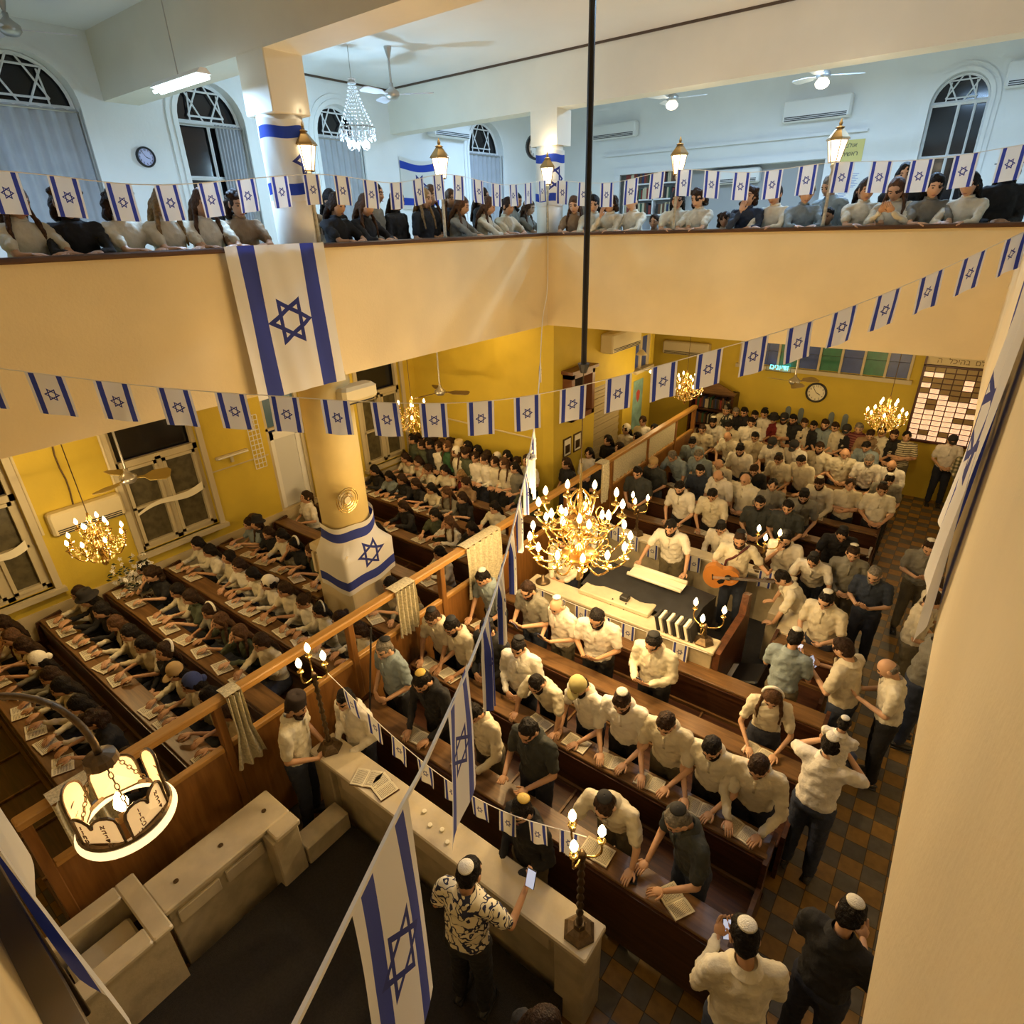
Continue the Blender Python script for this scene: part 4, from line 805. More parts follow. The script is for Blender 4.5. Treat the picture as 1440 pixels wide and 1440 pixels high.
# niche shelves of the upper floor
t = thing('bookshelf', (-7.3, YF+.1, 4.6), 'white shelf packed with books in the upper wall recess', 'bookshelf'); m = MB()
for z in (5.7, 6.05, 6.4, 6.75): m.box((-8.1, YF+.02, z), (-6.5, YF+.23, z+.03))
for x in (-8.1, -7.3, -6.53): m.box((x, YF+.02, 4.6), (x+.03, YF+.23, 6.78))
m.build('shelf_case', M_wframe, t)
for z in (6.08, 6.43, 6.78):
    x = -8.05; nb_ = -1
    while x < -6.6:
        w_ = rb.uniform(.04, .07); h_ = rb.uniform(.2, .27)
        if abs(x+7.3) > .08: nb_ += 1; o = MB().rbox((x, YF+.03, z), (x+w_-.004, YF+.19, z+h_), .003).build('book', rb.choice(BCOL)); tag(o, '%s upright book, %s from left, %s shelf of the white upper bookshelf' % (o.data.materials[0].name[5:], numb(nb_), {6.08: 'lowest', 6.43: 'middle', 6.78: 'top'}[z]), 'book', 'books on the upper-floor shelf')
        x += w_
t = thing('paper_notice', (-2.92, YF-.01, 6.98), 'yellow notice with lines of writing on the upper back wall', 'notice'); MB().box((-3.2, YF-.012, 6.9), (-2.72, YF-.002, 7.3)).build('sheet', mat('yellow_card', (.72, .62, .22), .6), t)
for k, s in enumerate(('םלוא', 'תישאר')): text(s, (-2.96, YF-.014, 7.2-.15*k), .11, M_black, (1, 0, 0), (0, 0, 1), t)
for k, (x, z) in enumerate(((-3.1, 6.55), (-2.8, 6.55), (-2.95, 6.2))):
    t = thing('paper_notice', (x, YF-.01, z-.2), ('white printed sheet on the upper back wall, left of a pair', 'white printed sheet on the upper back wall, right of a pair', 'white printed sheet on the upper back wall, lowest of three')[k], 'notice')
    MB().box((x-.12, YF-.01, z-.17), (x+.12, YF-.002, z+.17)).build('sheet', M_plastic, t); m = MB()
    for j in range(9): m.box((x-.09, YF-.0115, z+.13-.03*j), (x+.09-.03*(j % 3), YF-.0105, z+.14-.03*j))
    m.build('print_lines', mat('blue_print', (.2, .25, .5), .7), t)
# side wall fittings
t = thing('wall_cabinet', (XC+.1, 10.15, 2.3), 'open brown wooden cabinet on the side wall at the end of the partition', 'cabinet')
m = MB()
for a, b_ in (((9.72, 2.35), (9.82, 3.3)), ((10.5, 2.35), (10.6, 3.3)), ((9.72, 3.2), (10.6, 3.3)), ((9.72, 2.35), (10.6, 2.45))): m.box((XC, a[0], a[1]), (XC+.22, b_[0], b_[1]))
m.box((XC, 9.66, 3.3), (XC+.27, 10.66, 3.36)); m.build('case', mat('red_brown_wood', (.16, .06, .025), .4), t); MB().box((XC+.005, 9.82, 2.45), (XC+.02, 10.5, 3.2)).build('dark_back', M_dark, t)
for k, y in enumerate((9.75, 10.15)): 
    t = thing('paper_notice', (XC+.01, y, 1.6), ('framed print low on the side wall, left of two', 'framed print low on the side wall, right of two')[k], 'notice'); MB().box((XC, y, 1.55), (XC+.02, y+.3, 1.95)).build('frame', M_dbrass, t); MB().box((XC+.02, y+.03, 1.58), (XC+.023, y+.27, 1.92)).build('sheet', M_paper, t); m = MB().box((XC+.023, y+.06, 1.62), (XC+.0245, y+.24, 1.8)); m.build('picture', M_dbrass, t)
t = thing('wall_banner', (XC+.02, 13.0, 1.6), 'turquoise poster with a red figure hanging on the side wall', 'poster'); MB().box((XC, 12.85, 1.3), (XC+.012, 13.35, 2.5)).build('sheet', mat('turquoise_print', (.25, .45, .42), .6, nz=.3, nscale=5), t); MB().prism([(0, 0), (.08, .1), (.1, .25), (0, .32), (-.1, .25), (-.08, .1)], (XC+.013, 13.1, 1.95), (0, 1, 0), (0, 0, 1), (1, 0, 0), .002).build('red_figure', mat('red_print', (.5, .08, .06), .6), t)
point('spot_glow', (XC+.35, 13.0, 2.75), 5, (1, .8, .5), .03); t = thing('spot_lamp', (XC+.2, 13.0, 2.75), 'bright bare bulb on a bracket before the blue slit window of the side wall', 'lamp'); MB().sph((XC+.35, 13.0, 2.75), .04, 10, 7).build('bulb', M_bulb, t, smooth=True); MB().tube([(XC+.32, 13.0, 2.75), (XC-.02, 13.0, 2.8)], .012, 6).build('lamp_bracket', M_metal, t)
# left lower wall fittings
t = thing('fluorescent_batten', (XW+.05, 4.8, 2.4), 'unlit tube lamp on the yellow wall between window and door', 'lamp'); MB().rbox((XW, 4.52, 2.38), (XW+.06, 5.12, 2.44), .01).build('batten', M_frame, t); MB().tube([(XW+.08, 4.54, 2.41), (XW+.08, 5.1, 2.41)], .014, 8).build('tube', M_plastic, t); MB().tube([(XW+.03, 4.8, 2.38), (XW+.03, 4.8, 2.28)], .03, 8).build('lamp_holder', M_frame, t)
struct(MB().tube([(XW+.02, 4.4, 2.20), (XW+.02, 5.5, 2.20)], .012, 6), 'trim_16', M_frame)
t = thing('cable', (XW+.02, 2.4, 2.4), 'rough brown cable running down the yellow wall between the windows', 'cable'); MB().tube([(XW+.02, 2.35+.015*sin(k*1.7), 4.3-.19*k) for k in range(11)], .012, 6).build('cable_run', M_dbrass, t)
for k, y in enumerate((1.86, 2.93)): struct(MB().tube([(XW+.03, y, 4.3), (XW+.03, y, 2.1)], .02, 8), 'trim_%d' % (17+k), M_crplastic)
t = thing('window_grille', (XW+.02, 5.35, 1.6), 'narrow lattice grille beside the blue-topped door', 'grille'); m = MB()
for k in range(12): m.tube([(XW+.03, 5.2, 2.0+.09*k), (XW+.03, 5.42, 2.0+.09*k)], .008, 4)
for k in range(4): m.tube([(XW+.03, 5.2+.073*k, 2.0), (XW+.03, 5.2+.073*k, 2.99)], .008, 4)
m.build('lattice', M_wframe, t)
struct(MB().tube([(XW+.4, YY-.03, 2.05), (XC-.4, YY-.03, 2.0)], .018, 6), 'trim_19', M_crplastic)
# flower arrangement by the left wall
t = thing('flower_arrangement', (-9.55, 2.62, .9), 'tall bunch of white artificial flowers with dark leaves by the left wall', 'flowers'); rf_ = random.Random(2); lv = MB(); wb = MB()
MB().lathe([(.08, 0), (.12, .2), (.10, .32), (.13, .34)], (-9.55, 2.62, .02), 14).lathe([(.03, .34), (.02, .8)], (-9.55, 2.62, .02), 8).build('vase', M_dbrass, t)
for k in range(170):
    a = rf_.random()*6.28; r_ = .30*sqrt(rf_.random()); z = .82+rf_.random()*.62; p = Vector((-9.5+r_*cos(a), 2.62+r_*sin(a), z)); n_ = Vector((rf_.uniform(-1, 1), rf_.uniform(-1, 1), rf_.uniform(-.2, 1))).normalized(); u, v_, _ = basis(n_); s = .045
    if k % 2: lv.add([p, p+u*s+v_*s*.35+n_*.012, p+u*s*2, p+u*s-v_*s*.35+n_*.012], [(0, 1, 2, 3)])
    else: 
        for q in range(5): a2 = q*1.256; d = u*cos(a2)+v_*sin(a2); e = u*-sin(a2)+v_*cos(a2); wb.add([p, p+d*.022+e*.012+n_*.01, p+d*.04, p+d*.022-e*.012+n_*.01], [(0, 1, 2, 3)])
lv.build('leaves', mat('dark_leaf', (.02, .04, .02), .6), t); wb.build('blossoms', mat('white_petal', (.75, .74, .70), .7), t)

# ================================================================== flags on strings
def catmull(P, n=12):
    P = [Vector(p) for p in P]; P = [P[0]*2-P[1]]+P+[P[-1]*2-P[-2]]; out = []
    for i in range(1, len(P)-2):
        for k in range(n): t = k/n; a, b_, c_, d = P[i-1:i+3]; out.append(.5*((2*b_)+(c_-a)*t+(2*a-5*b_+4*c_-d)*t*t+(3*b_-a-3*c_+d)*t**3))
    return out+[P[-2]]
rfl = random.Random(4)
def bunting(pts, label, spacing, fw, fh, start=.2, n=12, mt=None, cord=.004, skip=(), maxn=60, swing=.05, tilt=0, fold=False):
    path = catmull(pts, n); t = thing('flag_bunting', path[0], label, 'bunting'); MB().tube(path, cord, 5).build('cord', M_rope, t)
    L = [0]
    for a, b_ in zip(path[:-1], path[1:]): L.append(L[-1]+(b_-a).length)
    def at(s):
        for i in range(len(L)-1):
            if L[i+1] >= s: return path[i].lerp(path[i+1], (s-L[i])/max(1e-6, L[i+1]-L[i]))
        return path[-1]
    s = start; k = 0
    while s+fw < L[-1] and k < maxn:
        if k not in skip:
            ph = rfl.random()*6; am = rfl.uniform(.004, .014)*fw/.3; sw = rfl.uniform(-1, 1)*swing; sk = rfl.uniform(-.03, .03)
            def fn(u, v):
                p = at(s+fw*u); d = at(s+fw)-at(s); nrm = Vector((-d.y, d.x, 0)).normalized(); dn = 1-v
                if fold: cn = at(s+fw*.5); q_ = (.32 if fold_k > 3.2 else .9) + .0*u; p = cn+(p-cn)*(q_*dn**.5+(1-dn**.5)); am2 = (.035 if q_ < .5 else .012)*dn**.5; return p-Z_(fh*dn)+nrm*(am2*sin(u*16+ph))
                return p-Z_(fh*dn)+nrm*(am*sin(u*7+ph+dn*2)*(.3+dn)+sw*dn*dn*fh+tilt*dn*fh)+d*sk*dn
            fold_k = (at(s)-Vector((0, 0, 5.9))).length; MB().grid(fn, 20 if fold else 10, 10).build('flag', mt or M_flag, t, smooth=True)
        s += spacing; k += 1
    return t
bunting([(-6.15, .25, 5.42), (-5.51, 1.25, 5.06), (-4.71, 2.51, 4.71), (-3.21, 3.98, 4.53), (-1.64, 5.44, 4.92), (-.74, 6.35, 5.27), (.1, 7.29, 5.72), (.16, 7.36, 5.76)], 'long string of small flags sagging right across the hall', .415, .24, .31, start=.05)
tb = bunting([(-6.17, 9.17, 5.8), (-6.14, 9.1, 4.9), (-5.9, 8.6, 4.45), (-4.79, 6.87, 3.77), (-3.8, 5.26, 3.52), (-2.66, 3.41, 3.62), (-1.8, 2.03, 3.89), (-1.19, 1.03, 4.24), (-.97, .68, 4.42), (-.68, .2, 4.62), (-.5, -.08, 4.8)], 'ribbon of flags running from the gallery corner towards the lower edge, seen end-on', 9, .1, .1, start=99, cord=.008)
for (f0, f1, hh, q_, sw, nw) in (((-1.03, .77, 4.37), (-.80, .40, 4.53), .98, .95, .10, .012), ((-1.54, 1.60, 4.05), (-1.30, 1.22, 4.17), .74, .9, .17, .016), ((-1.98, 2.30, 3.82), (-1.78, 1.98, 3.91), .72, .40, .05, .03), ((-2.35, 2.90, 3.71), (-2.18, 2.62, 3.76), .66, .35, .04, .03),
                                 ((-2.75, 3.55, 3.61), (-2.58, 3.28, 3.64), .62, .35, .03, .03), ((-3.15, 4.20, 3.57), (-3.0, 3.95, 3.58), .60, .4, .02, .03), ((-3.55, 4.85, 3.53), (-3.4, 4.62, 3.54), .52, .4, .02, .03), ((-4.25, 6.0, 3.60), (-4.12, 5.78, 3.57), .42, .4, 0, .03), ((-5.3, 7.66, 4.05), (-5.2, 7.5, 4.0), .34, .5, 0, .02)):
    f0, f1 = Vector(f0), Vector(f1); d_ = (f1-f0); dn_ = d_.normalized(); nr_ = Vector((-d_.y, d_.x, 0)).normalized(); ph = rfl.random()*6
    def fn(u, v):
        dn = 1-v; k_ = 1-(1-q_)*min(1, dn*3); p = f0+d_*(.5+(u-.5)*k_); return p-Z_(hh*dn*(1-.08*u))+dn_*(sw*dn*dn*(.35+.65*u))+nr_*(nw*sin(u*(13 if q_ < .6 else 5)+ph)*min(1, dn*2.5))
    MB().grid(fn, 22, 14).build('flag', M_longflag, tb, smooth=True)
bunting([(-6.1, -.05, 6.42), (-6.1, 1.76, 6.38), (-6.1, 2.9, 6.32), (-6.14, 4.6, 6.47), (-6.1, 5.7, 6.42), (-6.14, 6.72, 6.55), (-6.1, 7.9, 6.46), (-6.12, 9.1, 6.56)], 'string of flags stretched above the left gallery rail', .40, .215, .29, start=.1)
bunting([(-6.1, 9.14, 6.56), (-5.0, 9.12, 6.46), (-3.98, 9.14, 6.56), (-2.9, 9.12, 6.46), (-1.93, 9.14, 6.50), (-.9, 9.12, 6.46), (.1, 9.14, 6.55)], 'string of flags stretched above the far gallery rail', .41, .23, .33, start=.12)
bunting([(-4.30, 2.47, 2.0), (-3.5, 2.5, 1.66), (-2.8, 2.52, 1.50), (-2.1, 2.5, 1.62), (-1.34, 2.47, 1.98)], 'string of flags sagging between the two candelabra of the marble wall', .33, .19, .25, start=.25)
bunting([(-4.36, 5.93, 1.16), (-3.4, 5.93, 1.12), (-2.5, 5.93, 1.13), (-1.66, 5.93, 1.16)], 'string of flags along the front of the reading platform', .36, .20, .27, start=.1, swing=.01)
bunting([(-4.36, 8.16, 1.30), (-3.4, 8.14, 1.12), (-2.4, 8.14, 1.13), (-1.3, 8.14, 1.25)], 'string of flags along the back wall of the reading platform', .36, .20, .27, start=.15, swing=.01)
m = MB()
for k in range(5): m.tube([Vector((-3.80+.03*cos(a+k)+.012*k, 5.26+.03*sin(a+k), 3.47+.085*cos(a*.5+k*1.3)-.02*k)) for a in [j*.5 for j in range(13)]], .014, 6)
for k in range(4): m.grid(lambda u, v: Vector((-3.82+.03*k+.035*u, 5.22+.02*sin(u*6+k), 3.46-(.28+.07*k)*v)), 4, 6)
tag(m.build('flag_knot', M_rope, smooth=True), 'white bundle where the end-on flag string is knotted and its ends hang down', 'knot')
# large hanging flags
def hang(o_, U_, w_, h_, N_, label, bulge=.05, wob=.02, mt=None, sk=0):
    o_, U_, N_ = Vector(o_), Vector(U_), Vector(N_)
    def fn(u, v): dn = 1-v; return o_+U_*(w_*u+sk*dn)-Z_(h_*dn)+N_*(.015+bulge*dn+wob*(1+sin(u*11+dn*3))*(.25+dn*.6)+.008*sin(u*27-dn*5))
    return tag(MB().grid(fn, 36, 24).build('flag', mt or M_bigflag, smooth=True), label, 'flag')
hang((XC+.06, 3.38, 5.80), (0, 1, 0), 1.18, 1.55, (1, 0, 0), 'big flag hanging over the left gallery parapet', .02, .012)
hang((.160, 2.75, 5.80), (0, 1, 0), 1.5, 1.62, (-1, 0, 0), 'big crumpled flag hanging over the right-hand parapet, seen edge-on', .0, .028)
hang((-2.7, -.045, 5.74), (1, 0, 0), 1.45, 1.62, (0, 1, 0), 'flag hanging on the near parapet at the lower left corner', .0, .025)

# crown-shaped hanging lamp
cr = Vector((-2.86, .40, 3.27)); t = thing('crown_lamp', cr, 'glowing crown-shaped hanging lamp with metal tablets and a six-pointed star', 'lamp')
M_glass = mat('glowing_frosted_glass', (.9, .7, .42), .4, emit=(1, .62, .26), es=.55); M_ring = emis('glowing_ring', (1, .78, .42), 1.3)
m = MB(); m.tube([cr+Vector((.21*cos(a), .21*sin(a), -.035)) for a in [i*2*pi/40 for i in range(40)]], .020, 8, closed=True); m.build('light_ring', M_ring, t, smooth=True)
m = MB(); m.tube([cr+Vector((.198*cos(a), .198*sin(a), 0)) for a in [i*2*pi/40 for i in range(40)]], .016, 6, closed=True); m.build('metal_ring', M_dbrass, t)
for k in range(5):
    a0 = k*2*pi/5+.35; poly = [(-.13, 0), (.13, 0), (.13, .17)]+[(.065+.065*cos(i*pi/6), .17+.07*sin(i*pi/6)) for i in range(7)]+[(-.065+.065*cos(i*pi/6), .17+.07*sin(i*pi/6)) for i in range(7)]+[(-.13, .17)]
    if k in (1, 3): poly = [(-.12, 0), (.12, 0), (.12, .20)]+[(.12*cos(i*pi/10), .20+.10*sin(i*pi/10)) for i in range(11)]+[(-.12, .20)]
    def W_(x, z, d=0): a = a0+x*.84/.20; z = z*.84; r_ = .195+d; return cr+Vector((r_*cos(a), r_*sin(a), z))
    g = MB(); n = len(poly); c0 = W_(0, .11); g.add([W_(x, z) for x, z in poly]+[c0], [(i, (i+1) % n, n) for i in range(n)]); o = g.build('glass_panel', M_glass, t)
    r_ = MB(); r_.tube([W_(x, z, .004) for x, z in poly], .008, 5, closed=True); r_.build('panel_rim', M_dbrass, o)
    if k in (1, 3):
        s = MB()
        for q in range(2):
            p = [W_(.075*cos(pi/2+q*pi+i*2*pi/3), .13+.075*sin(pi/2+q*pi+i*2*pi/3), .006) for i in range(3)]; s.tube(p, .0045, 4, closed=True)
        s.build('star', M_dbrass, o)
    else:
        X_ = Vector((-sin(a0), cos(a0), 0)); rr_ = W_(0, 0, .008)
        for col_, xx in ((('א', 'ב', 'ג', 'ד', 'ה'), .06), (('ו', 'ז', 'ח', 'ט', 'י'), -.06)):
            for j, chh in enumerate(col_):
                p = W_(xx, .18-.037*j, .008); a = a0+xx*.84/.20; X2 = Vector((-sin(a), cos(a), 0)); text(chh, p, .036, M_dbrass, X2, (0, 0, 1), o, 'letter')
m = MB(); bulb_mesh(m, cr+Z_(.02), 2.0); m.build('bulb', M_bulb, t, smooth=True); point('crown_glow', cr+Vector((0, 0, .10)), 3.5, WARM, .05)
top = cr+Z_(.36); m = MB(); m.lathe([(.02, .06), (.07, .04), (.075, 0), (.06, .0)], top, 14); m.build('crown_cap', M_dbrass, t)
for k in range(3):
    a = k*2*pi/3; e = cr+Vector((.19*cos(a), .19*sin(a), .0)); st_ = top+Vector((.05*cos(a), .05*sin(a), 0)); m = MB(); d = (e-st_); u, v_, w_ = basis(d); n = 12
    for i in range(n):
        c0 = st_+d*((i+.5)/n); ax = u if i % 2 else v_; m.tube([c0+w_*.020*cos(q)+ax*.009*sin(q) for q in [j*2*pi/8 for j in range(8)]], .0028, 4, closed=True)
    m.build('chain', M_dbrass, t)
t2 = thing('wall_bracket', (-3.3, -.05, 3.5), 'curved dark iron arm with a chain carrying the crown lamp', 'bracket')
pth = bez((-3.9, -.12, 3.45), (-3.5, .15, 4.05), (-3.12, .36, 3.88), 10)+bez((-3.12, .36, 3.88), (-2.90, .42, 3.82), (-2.86, .40, 3.69), 6); m = MB(); m.tube(pth, .017, 8); m.tube([(-3.9, -.12, 3.45), (-3.9, -.12, .9)], .02, 8); m.build('iron_arm', M_dbrass, t2, smooth=True)
m = MB()
for i in range(10): p = pth[6+i] if 6+i < len(pth) else pth[-1]; m.tube([p+Vector((0, .013*cos(q), .02*sin(q)-.01)) for q in [j*2*pi/8 for j in range(8)]], .003, 4, closed=True)
m.build('chain', M_dbrass, t2)
# ================================================================== people
def V(*a): return Vector(a)
SKIN = [mat('skin_light', (.60, .36, .22), .55), mat('skin_tan', (.48, .27, .15), .55), mat('skin_olive', (.54, .31, .18), .55)]
M_eye = mat('eye_dark', (.02, .015, .01), .2); M_lip = mat('lips', (.36, .13, .09), .5)
def cloth(name, c, **k): return mat(name, c, .85, bump=1.0, bscale=11, nz=.12, nscale=9, **k)
CL = {'c': [cloth('cream_shirt', (.72, .67, .52)), cloth('white_shirt', (.78, .74, .64)), cloth('ivory_shirt', (.64, .58, .43))], 'k': [cloth('black_shirt', (.012, .012, .014))],
      'g': [cloth('grey_shirt', (.22, .21, .17))], 'd': [cloth('charcoal_shirt', (.035, .04, .038))], 'o': [cloth('olive_top', (.07, .085, .05))], 'a': [cloth('pale_blue_shirt', (.24, .30, .33))],
      'n': [cloth('navy_shirt', (.02, .03, .055))], 'r': [cloth('burgundy_top', (.16, .01, .012))], 't': [cloth('tan_top', (.30, .20, .11))], 'p': [cloth('dusty_pink_top', (.42, .24, .20))],
      'e': [cloth('green_top', (.03, .10, .04))], 'W': [cloth('bright_white_shirt', (.80, .76, .72))], 'w': [cloth('plain_white_shirt', (.72, .70, .64))]}
def stripes(name, c1, c2, s, plaid=False):
    m = mat(name, c1, .85); nt = m.node_tree; b = nt.nodes['Principled BSDF']; tc = nt.nodes.new('ShaderNodeTexCoord'); wv = nt.nodes.new('ShaderNodeTexWave'); wv.bands_direction = 'Z'; wv.inputs['Scale'].default_value = s
    mx = nt.nodes.new('ShaderNodeMix'); mx.data_type = 'RGBA'; mx.inputs[6].default_value = (*c1, 1); mx.inputs[7].default_value = (*c2, 1); g = nt.nodes.new('ShaderNodeMath'); g.operation = 'GREATER_THAN'; g.inputs[1].default_value = .5
    nt.links.new(tc.outputs['Object'], wv.inputs[0]); nt.links.new(wv.outputs['Fac'], g.inputs[0]); nt.links.new(g.outputs[0], mx.inputs[0])
    if plaid:
        w2 = nt.nodes.new('ShaderNodeTexWave'); w2.bands_direction = 'X'; w2.inputs['Scale'].default_value = s; m2 = nt.nodes.new('ShaderNodeMix'); m2.data_type = 'RGBA'; m2.blend_type = 'MULTIPLY'; m2.inputs[0].default_value = .8
        nt.links.new(tc.outputs['Object'], w2.inputs[0]); nt.links.new(mx.outputs[2], m2.inputs[6]); nt.links.new(w2.outputs['Fac'], m2.inputs[7]); nt.links.new(m2.outputs[2], b.inputs['Base Color'])
    else: nt.links.new(mx.outputs[2], b.inputs['Base Color'])
    return m
CL['R'] = [stripes('burgundy_striped_shirt', (.10, .015, .02), (.22, .08, .06), 6)]; CL['S'] = [stripes('striped_tee', (.60, .54, .38), (.16, .14, .09), 7)]; CL['L'] = [stripes('plaid_shirt', (.55, .48, .32), (.20, .20, .13), 4, True)]
def blotch(name, c1, c2, s, th=.5):
    m = mat(name, c1, .85); nt = m.node_tree; b = nt.nodes['Principled BSDF']; tc = nt.nodes.new('ShaderNodeTexCoord'); n = nt.nodes.new('ShaderNodeTexNoise'); n.inputs['Scale'].default_value = s; n.inputs['Distortion'].default_value = 1.6; n.inputs['Detail'].default_value = .5
    a = nt.nodes.new('ShaderNodeMath'); a.operation = 'SUBTRACT'; a.inputs[1].default_value = th; a2 = nt.nodes.new('ShaderNodeMath'); a2.operation = 'ABSOLUTE'; g = nt.nodes.new('ShaderNodeMath'); g.operation = 'LESS_THAN'; g.inputs[1].default_value = .06
    mx = nt.nodes.new('ShaderNodeMix'); mx.data_type = 'RGBA'; mx.inputs[6].default_value = (*c1, 1); mx.inputs[7].default_value = (*c2, 1)
    nt.links.new(tc.outputs['Object'], n.inputs['Vector']); nt.links.new(n.outputs[0], a.inputs[0]); nt.links.new(a.outputs[0], a2.inputs[0]); nt.links.new(a2.outputs[0], g.inputs[0]); nt.links.new(g.outputs[0], mx.inputs[0]); nt.links.new(mx.outputs[2], b.inputs['Base Color']); return m
CL['X'] = [blotch('navy_scrawl_shirt', (.72, .66, .48), (.015, .02, .06), 11)]; CL['Y'] = [blotch('leaf_print_top', (.015, .02, .05), (.7, .7, .68), 9)]
TROU = [cloth('black_trousers', (.012, .012, .014)), cloth('navy_trousers', (.018, .022, .04)), cloth('khaki_trousers', (.12, .10, .06)), cloth('dark_jeans', (.03, .04, .07))]
HAIRC = [mat('black_hair', (.012, .009, .008), .5, nz=.4, nscale=30, bump=.8, bscale=60, spec=.15), mat('dark_brown_hair', (.035, .018, .010), .5, nz=.4, nscale=30, bump=.8, bscale=60, spec=.15), mat('brown_hair', (.10, .05, .025), .5, nz=.4, nscale=30, bump=.8, bscale=60, spec=.15),
         mat('fair_hair', (.30, .19, .08), .5, nz=.4, nscale=30, bump=.8, bscale=60, spec=.15), mat('grey_hair', (.20, .18, .15), .6, nz=.4, nscale=30, bump=.8, bscale=60, spec=.15), mat('ginger_hair', (.34, .13, .04), .6, nz=.4, nscale=30, bump=.8, bscale=60, spec=.15)]
HATM = {'k': mat('white_crochet_cap', (.78, .75, .64), .9, bump=.5, bscale=120), 'K': mat('black_skullcap', (.012, .012, .013), .8), 'y': mat('gold_skullcap', (.62, .42, .08), .6), 'c': mat('khaki_cap_cloth', (.42, .36, .14), .85), 'C': mat('black_cap_cloth', (.015, .015, .017), .85),
        'h': mat('straw', (.62, .50, .28), .8, bump=.6, bscale=120), 'H': mat('black_felt', (.012, .010, .010), .9), 'w': mat('white_band_cloth', (.80, .78, .70), .8), 's': mat('white_scarf', (.70, .66, .55), .9, bump=.4, bscale=30), 't': mat('tan_cap_cloth', (.42, .29, .13), .9),
        'e': mat('blue_scarf', (.03, .05, .18), .85), 'v': mat('silver_band', (.55, .55, .50), .4, .4), 'M': mat('black_felt_dark', (.02, .012, .010), .9)}

def remesh(mb, voxel, smooth=4, disp=0):
    me = mb.mesh('tmp'); o = bpy.data.objects.new('tmp', me); col.objects.link(o)
    r = o.modifiers.new('r', 'REMESH'); r.mode = 'VOXEL'; r.voxel_size = voxel; r.use_smooth_shade = True
    s = o.modifiers.new('s', 'SMOOTH'); s.iterations = smooth; s.factor = .5
    dg = bpy.context.evaluated_depsgraph_get(); out = bpy.data.meshes.new_from_object(o.evaluated_get(dg)); bpy.data.objects.remove(o)
    if disp:
        for v in out.vertices:
            n = v.normal; k = noise.noise(v.co*16)*disp+noise.noise(v.co*38)*disp*.5; v.co += n*k
    return out
def joined(name, a, extra, mats):
    """a: evaluated mesh, extra: MB kept crisp"""
    bm = bmesh.new(); bm.from_mesh(a)
    for f in bm.faces: f.material_index = 0; f.smooth = True
    e = extra.mesh('x', smooth=True); bm.from_mesh(e); me = bpy.data.meshes.new(name); bm.to_mesh(me); bm.free()
    for m in mats: me.materials.append(m)
    return me
def cap(mb, p, q, r1, r2=None, n=10):
    r2 = r1 if r2 is None else r2; mb.tube([p, q], [r1, r2], n); mb.sph(p, r1, n, 6); mb.sph(q, r2, n, 6)
def limb(mb, pts, rs):
    for i in range(len(pts)-1): cap(mb, pts[i], pts[i+1], rs[i], rs[i+1])
def hand(mb, w_, f, n, side, curl=.35, mi=0):
    f = Vector(f).normalized(); n = Vector(n); n = (n-f*n.dot(f)).normalized(); s = f.cross(n)*side
    M = Matrix((( s.x, f.x, n.x), (s.y, f.y, n.y), (s.z, f.z, n.z)))
    mb.sph(Vector(w_)+f*.045, (.040, .052, .017), 10, 6, mi, M=M)
    for k, (off, ln) in enumerate(((-.029, .060), (-.010, .070), (.010, .066), (.028, .052))):
        b_ = Vector(w_)+f*.082+s*off; d1 = (f*cos(curl*.6)-n*sin(curl*.6)); d2 = (f*cos(curl*1.8)-n*sin(curl*1.8)); d3 = (f*cos(curl*2.8)-n*sin(curl*2.8))
        p1 = b_+d1*ln*.45; p2 = p1+d2*ln*.32; mb.tube([b_-f*.02, b_, p1, p2, p2+d3*ln*.25], [.009, .0092, .0086, .0078, .0055], 6, mi)
    b_ = Vector(w_)+f*.022-s*.034; mb.tube([b_+s*.014, b_, b_+f*.030-s*.020-n*.006, b_+f*.056-s*.026-n*.014], [.012, .0115, .010, .007], 6, mi)

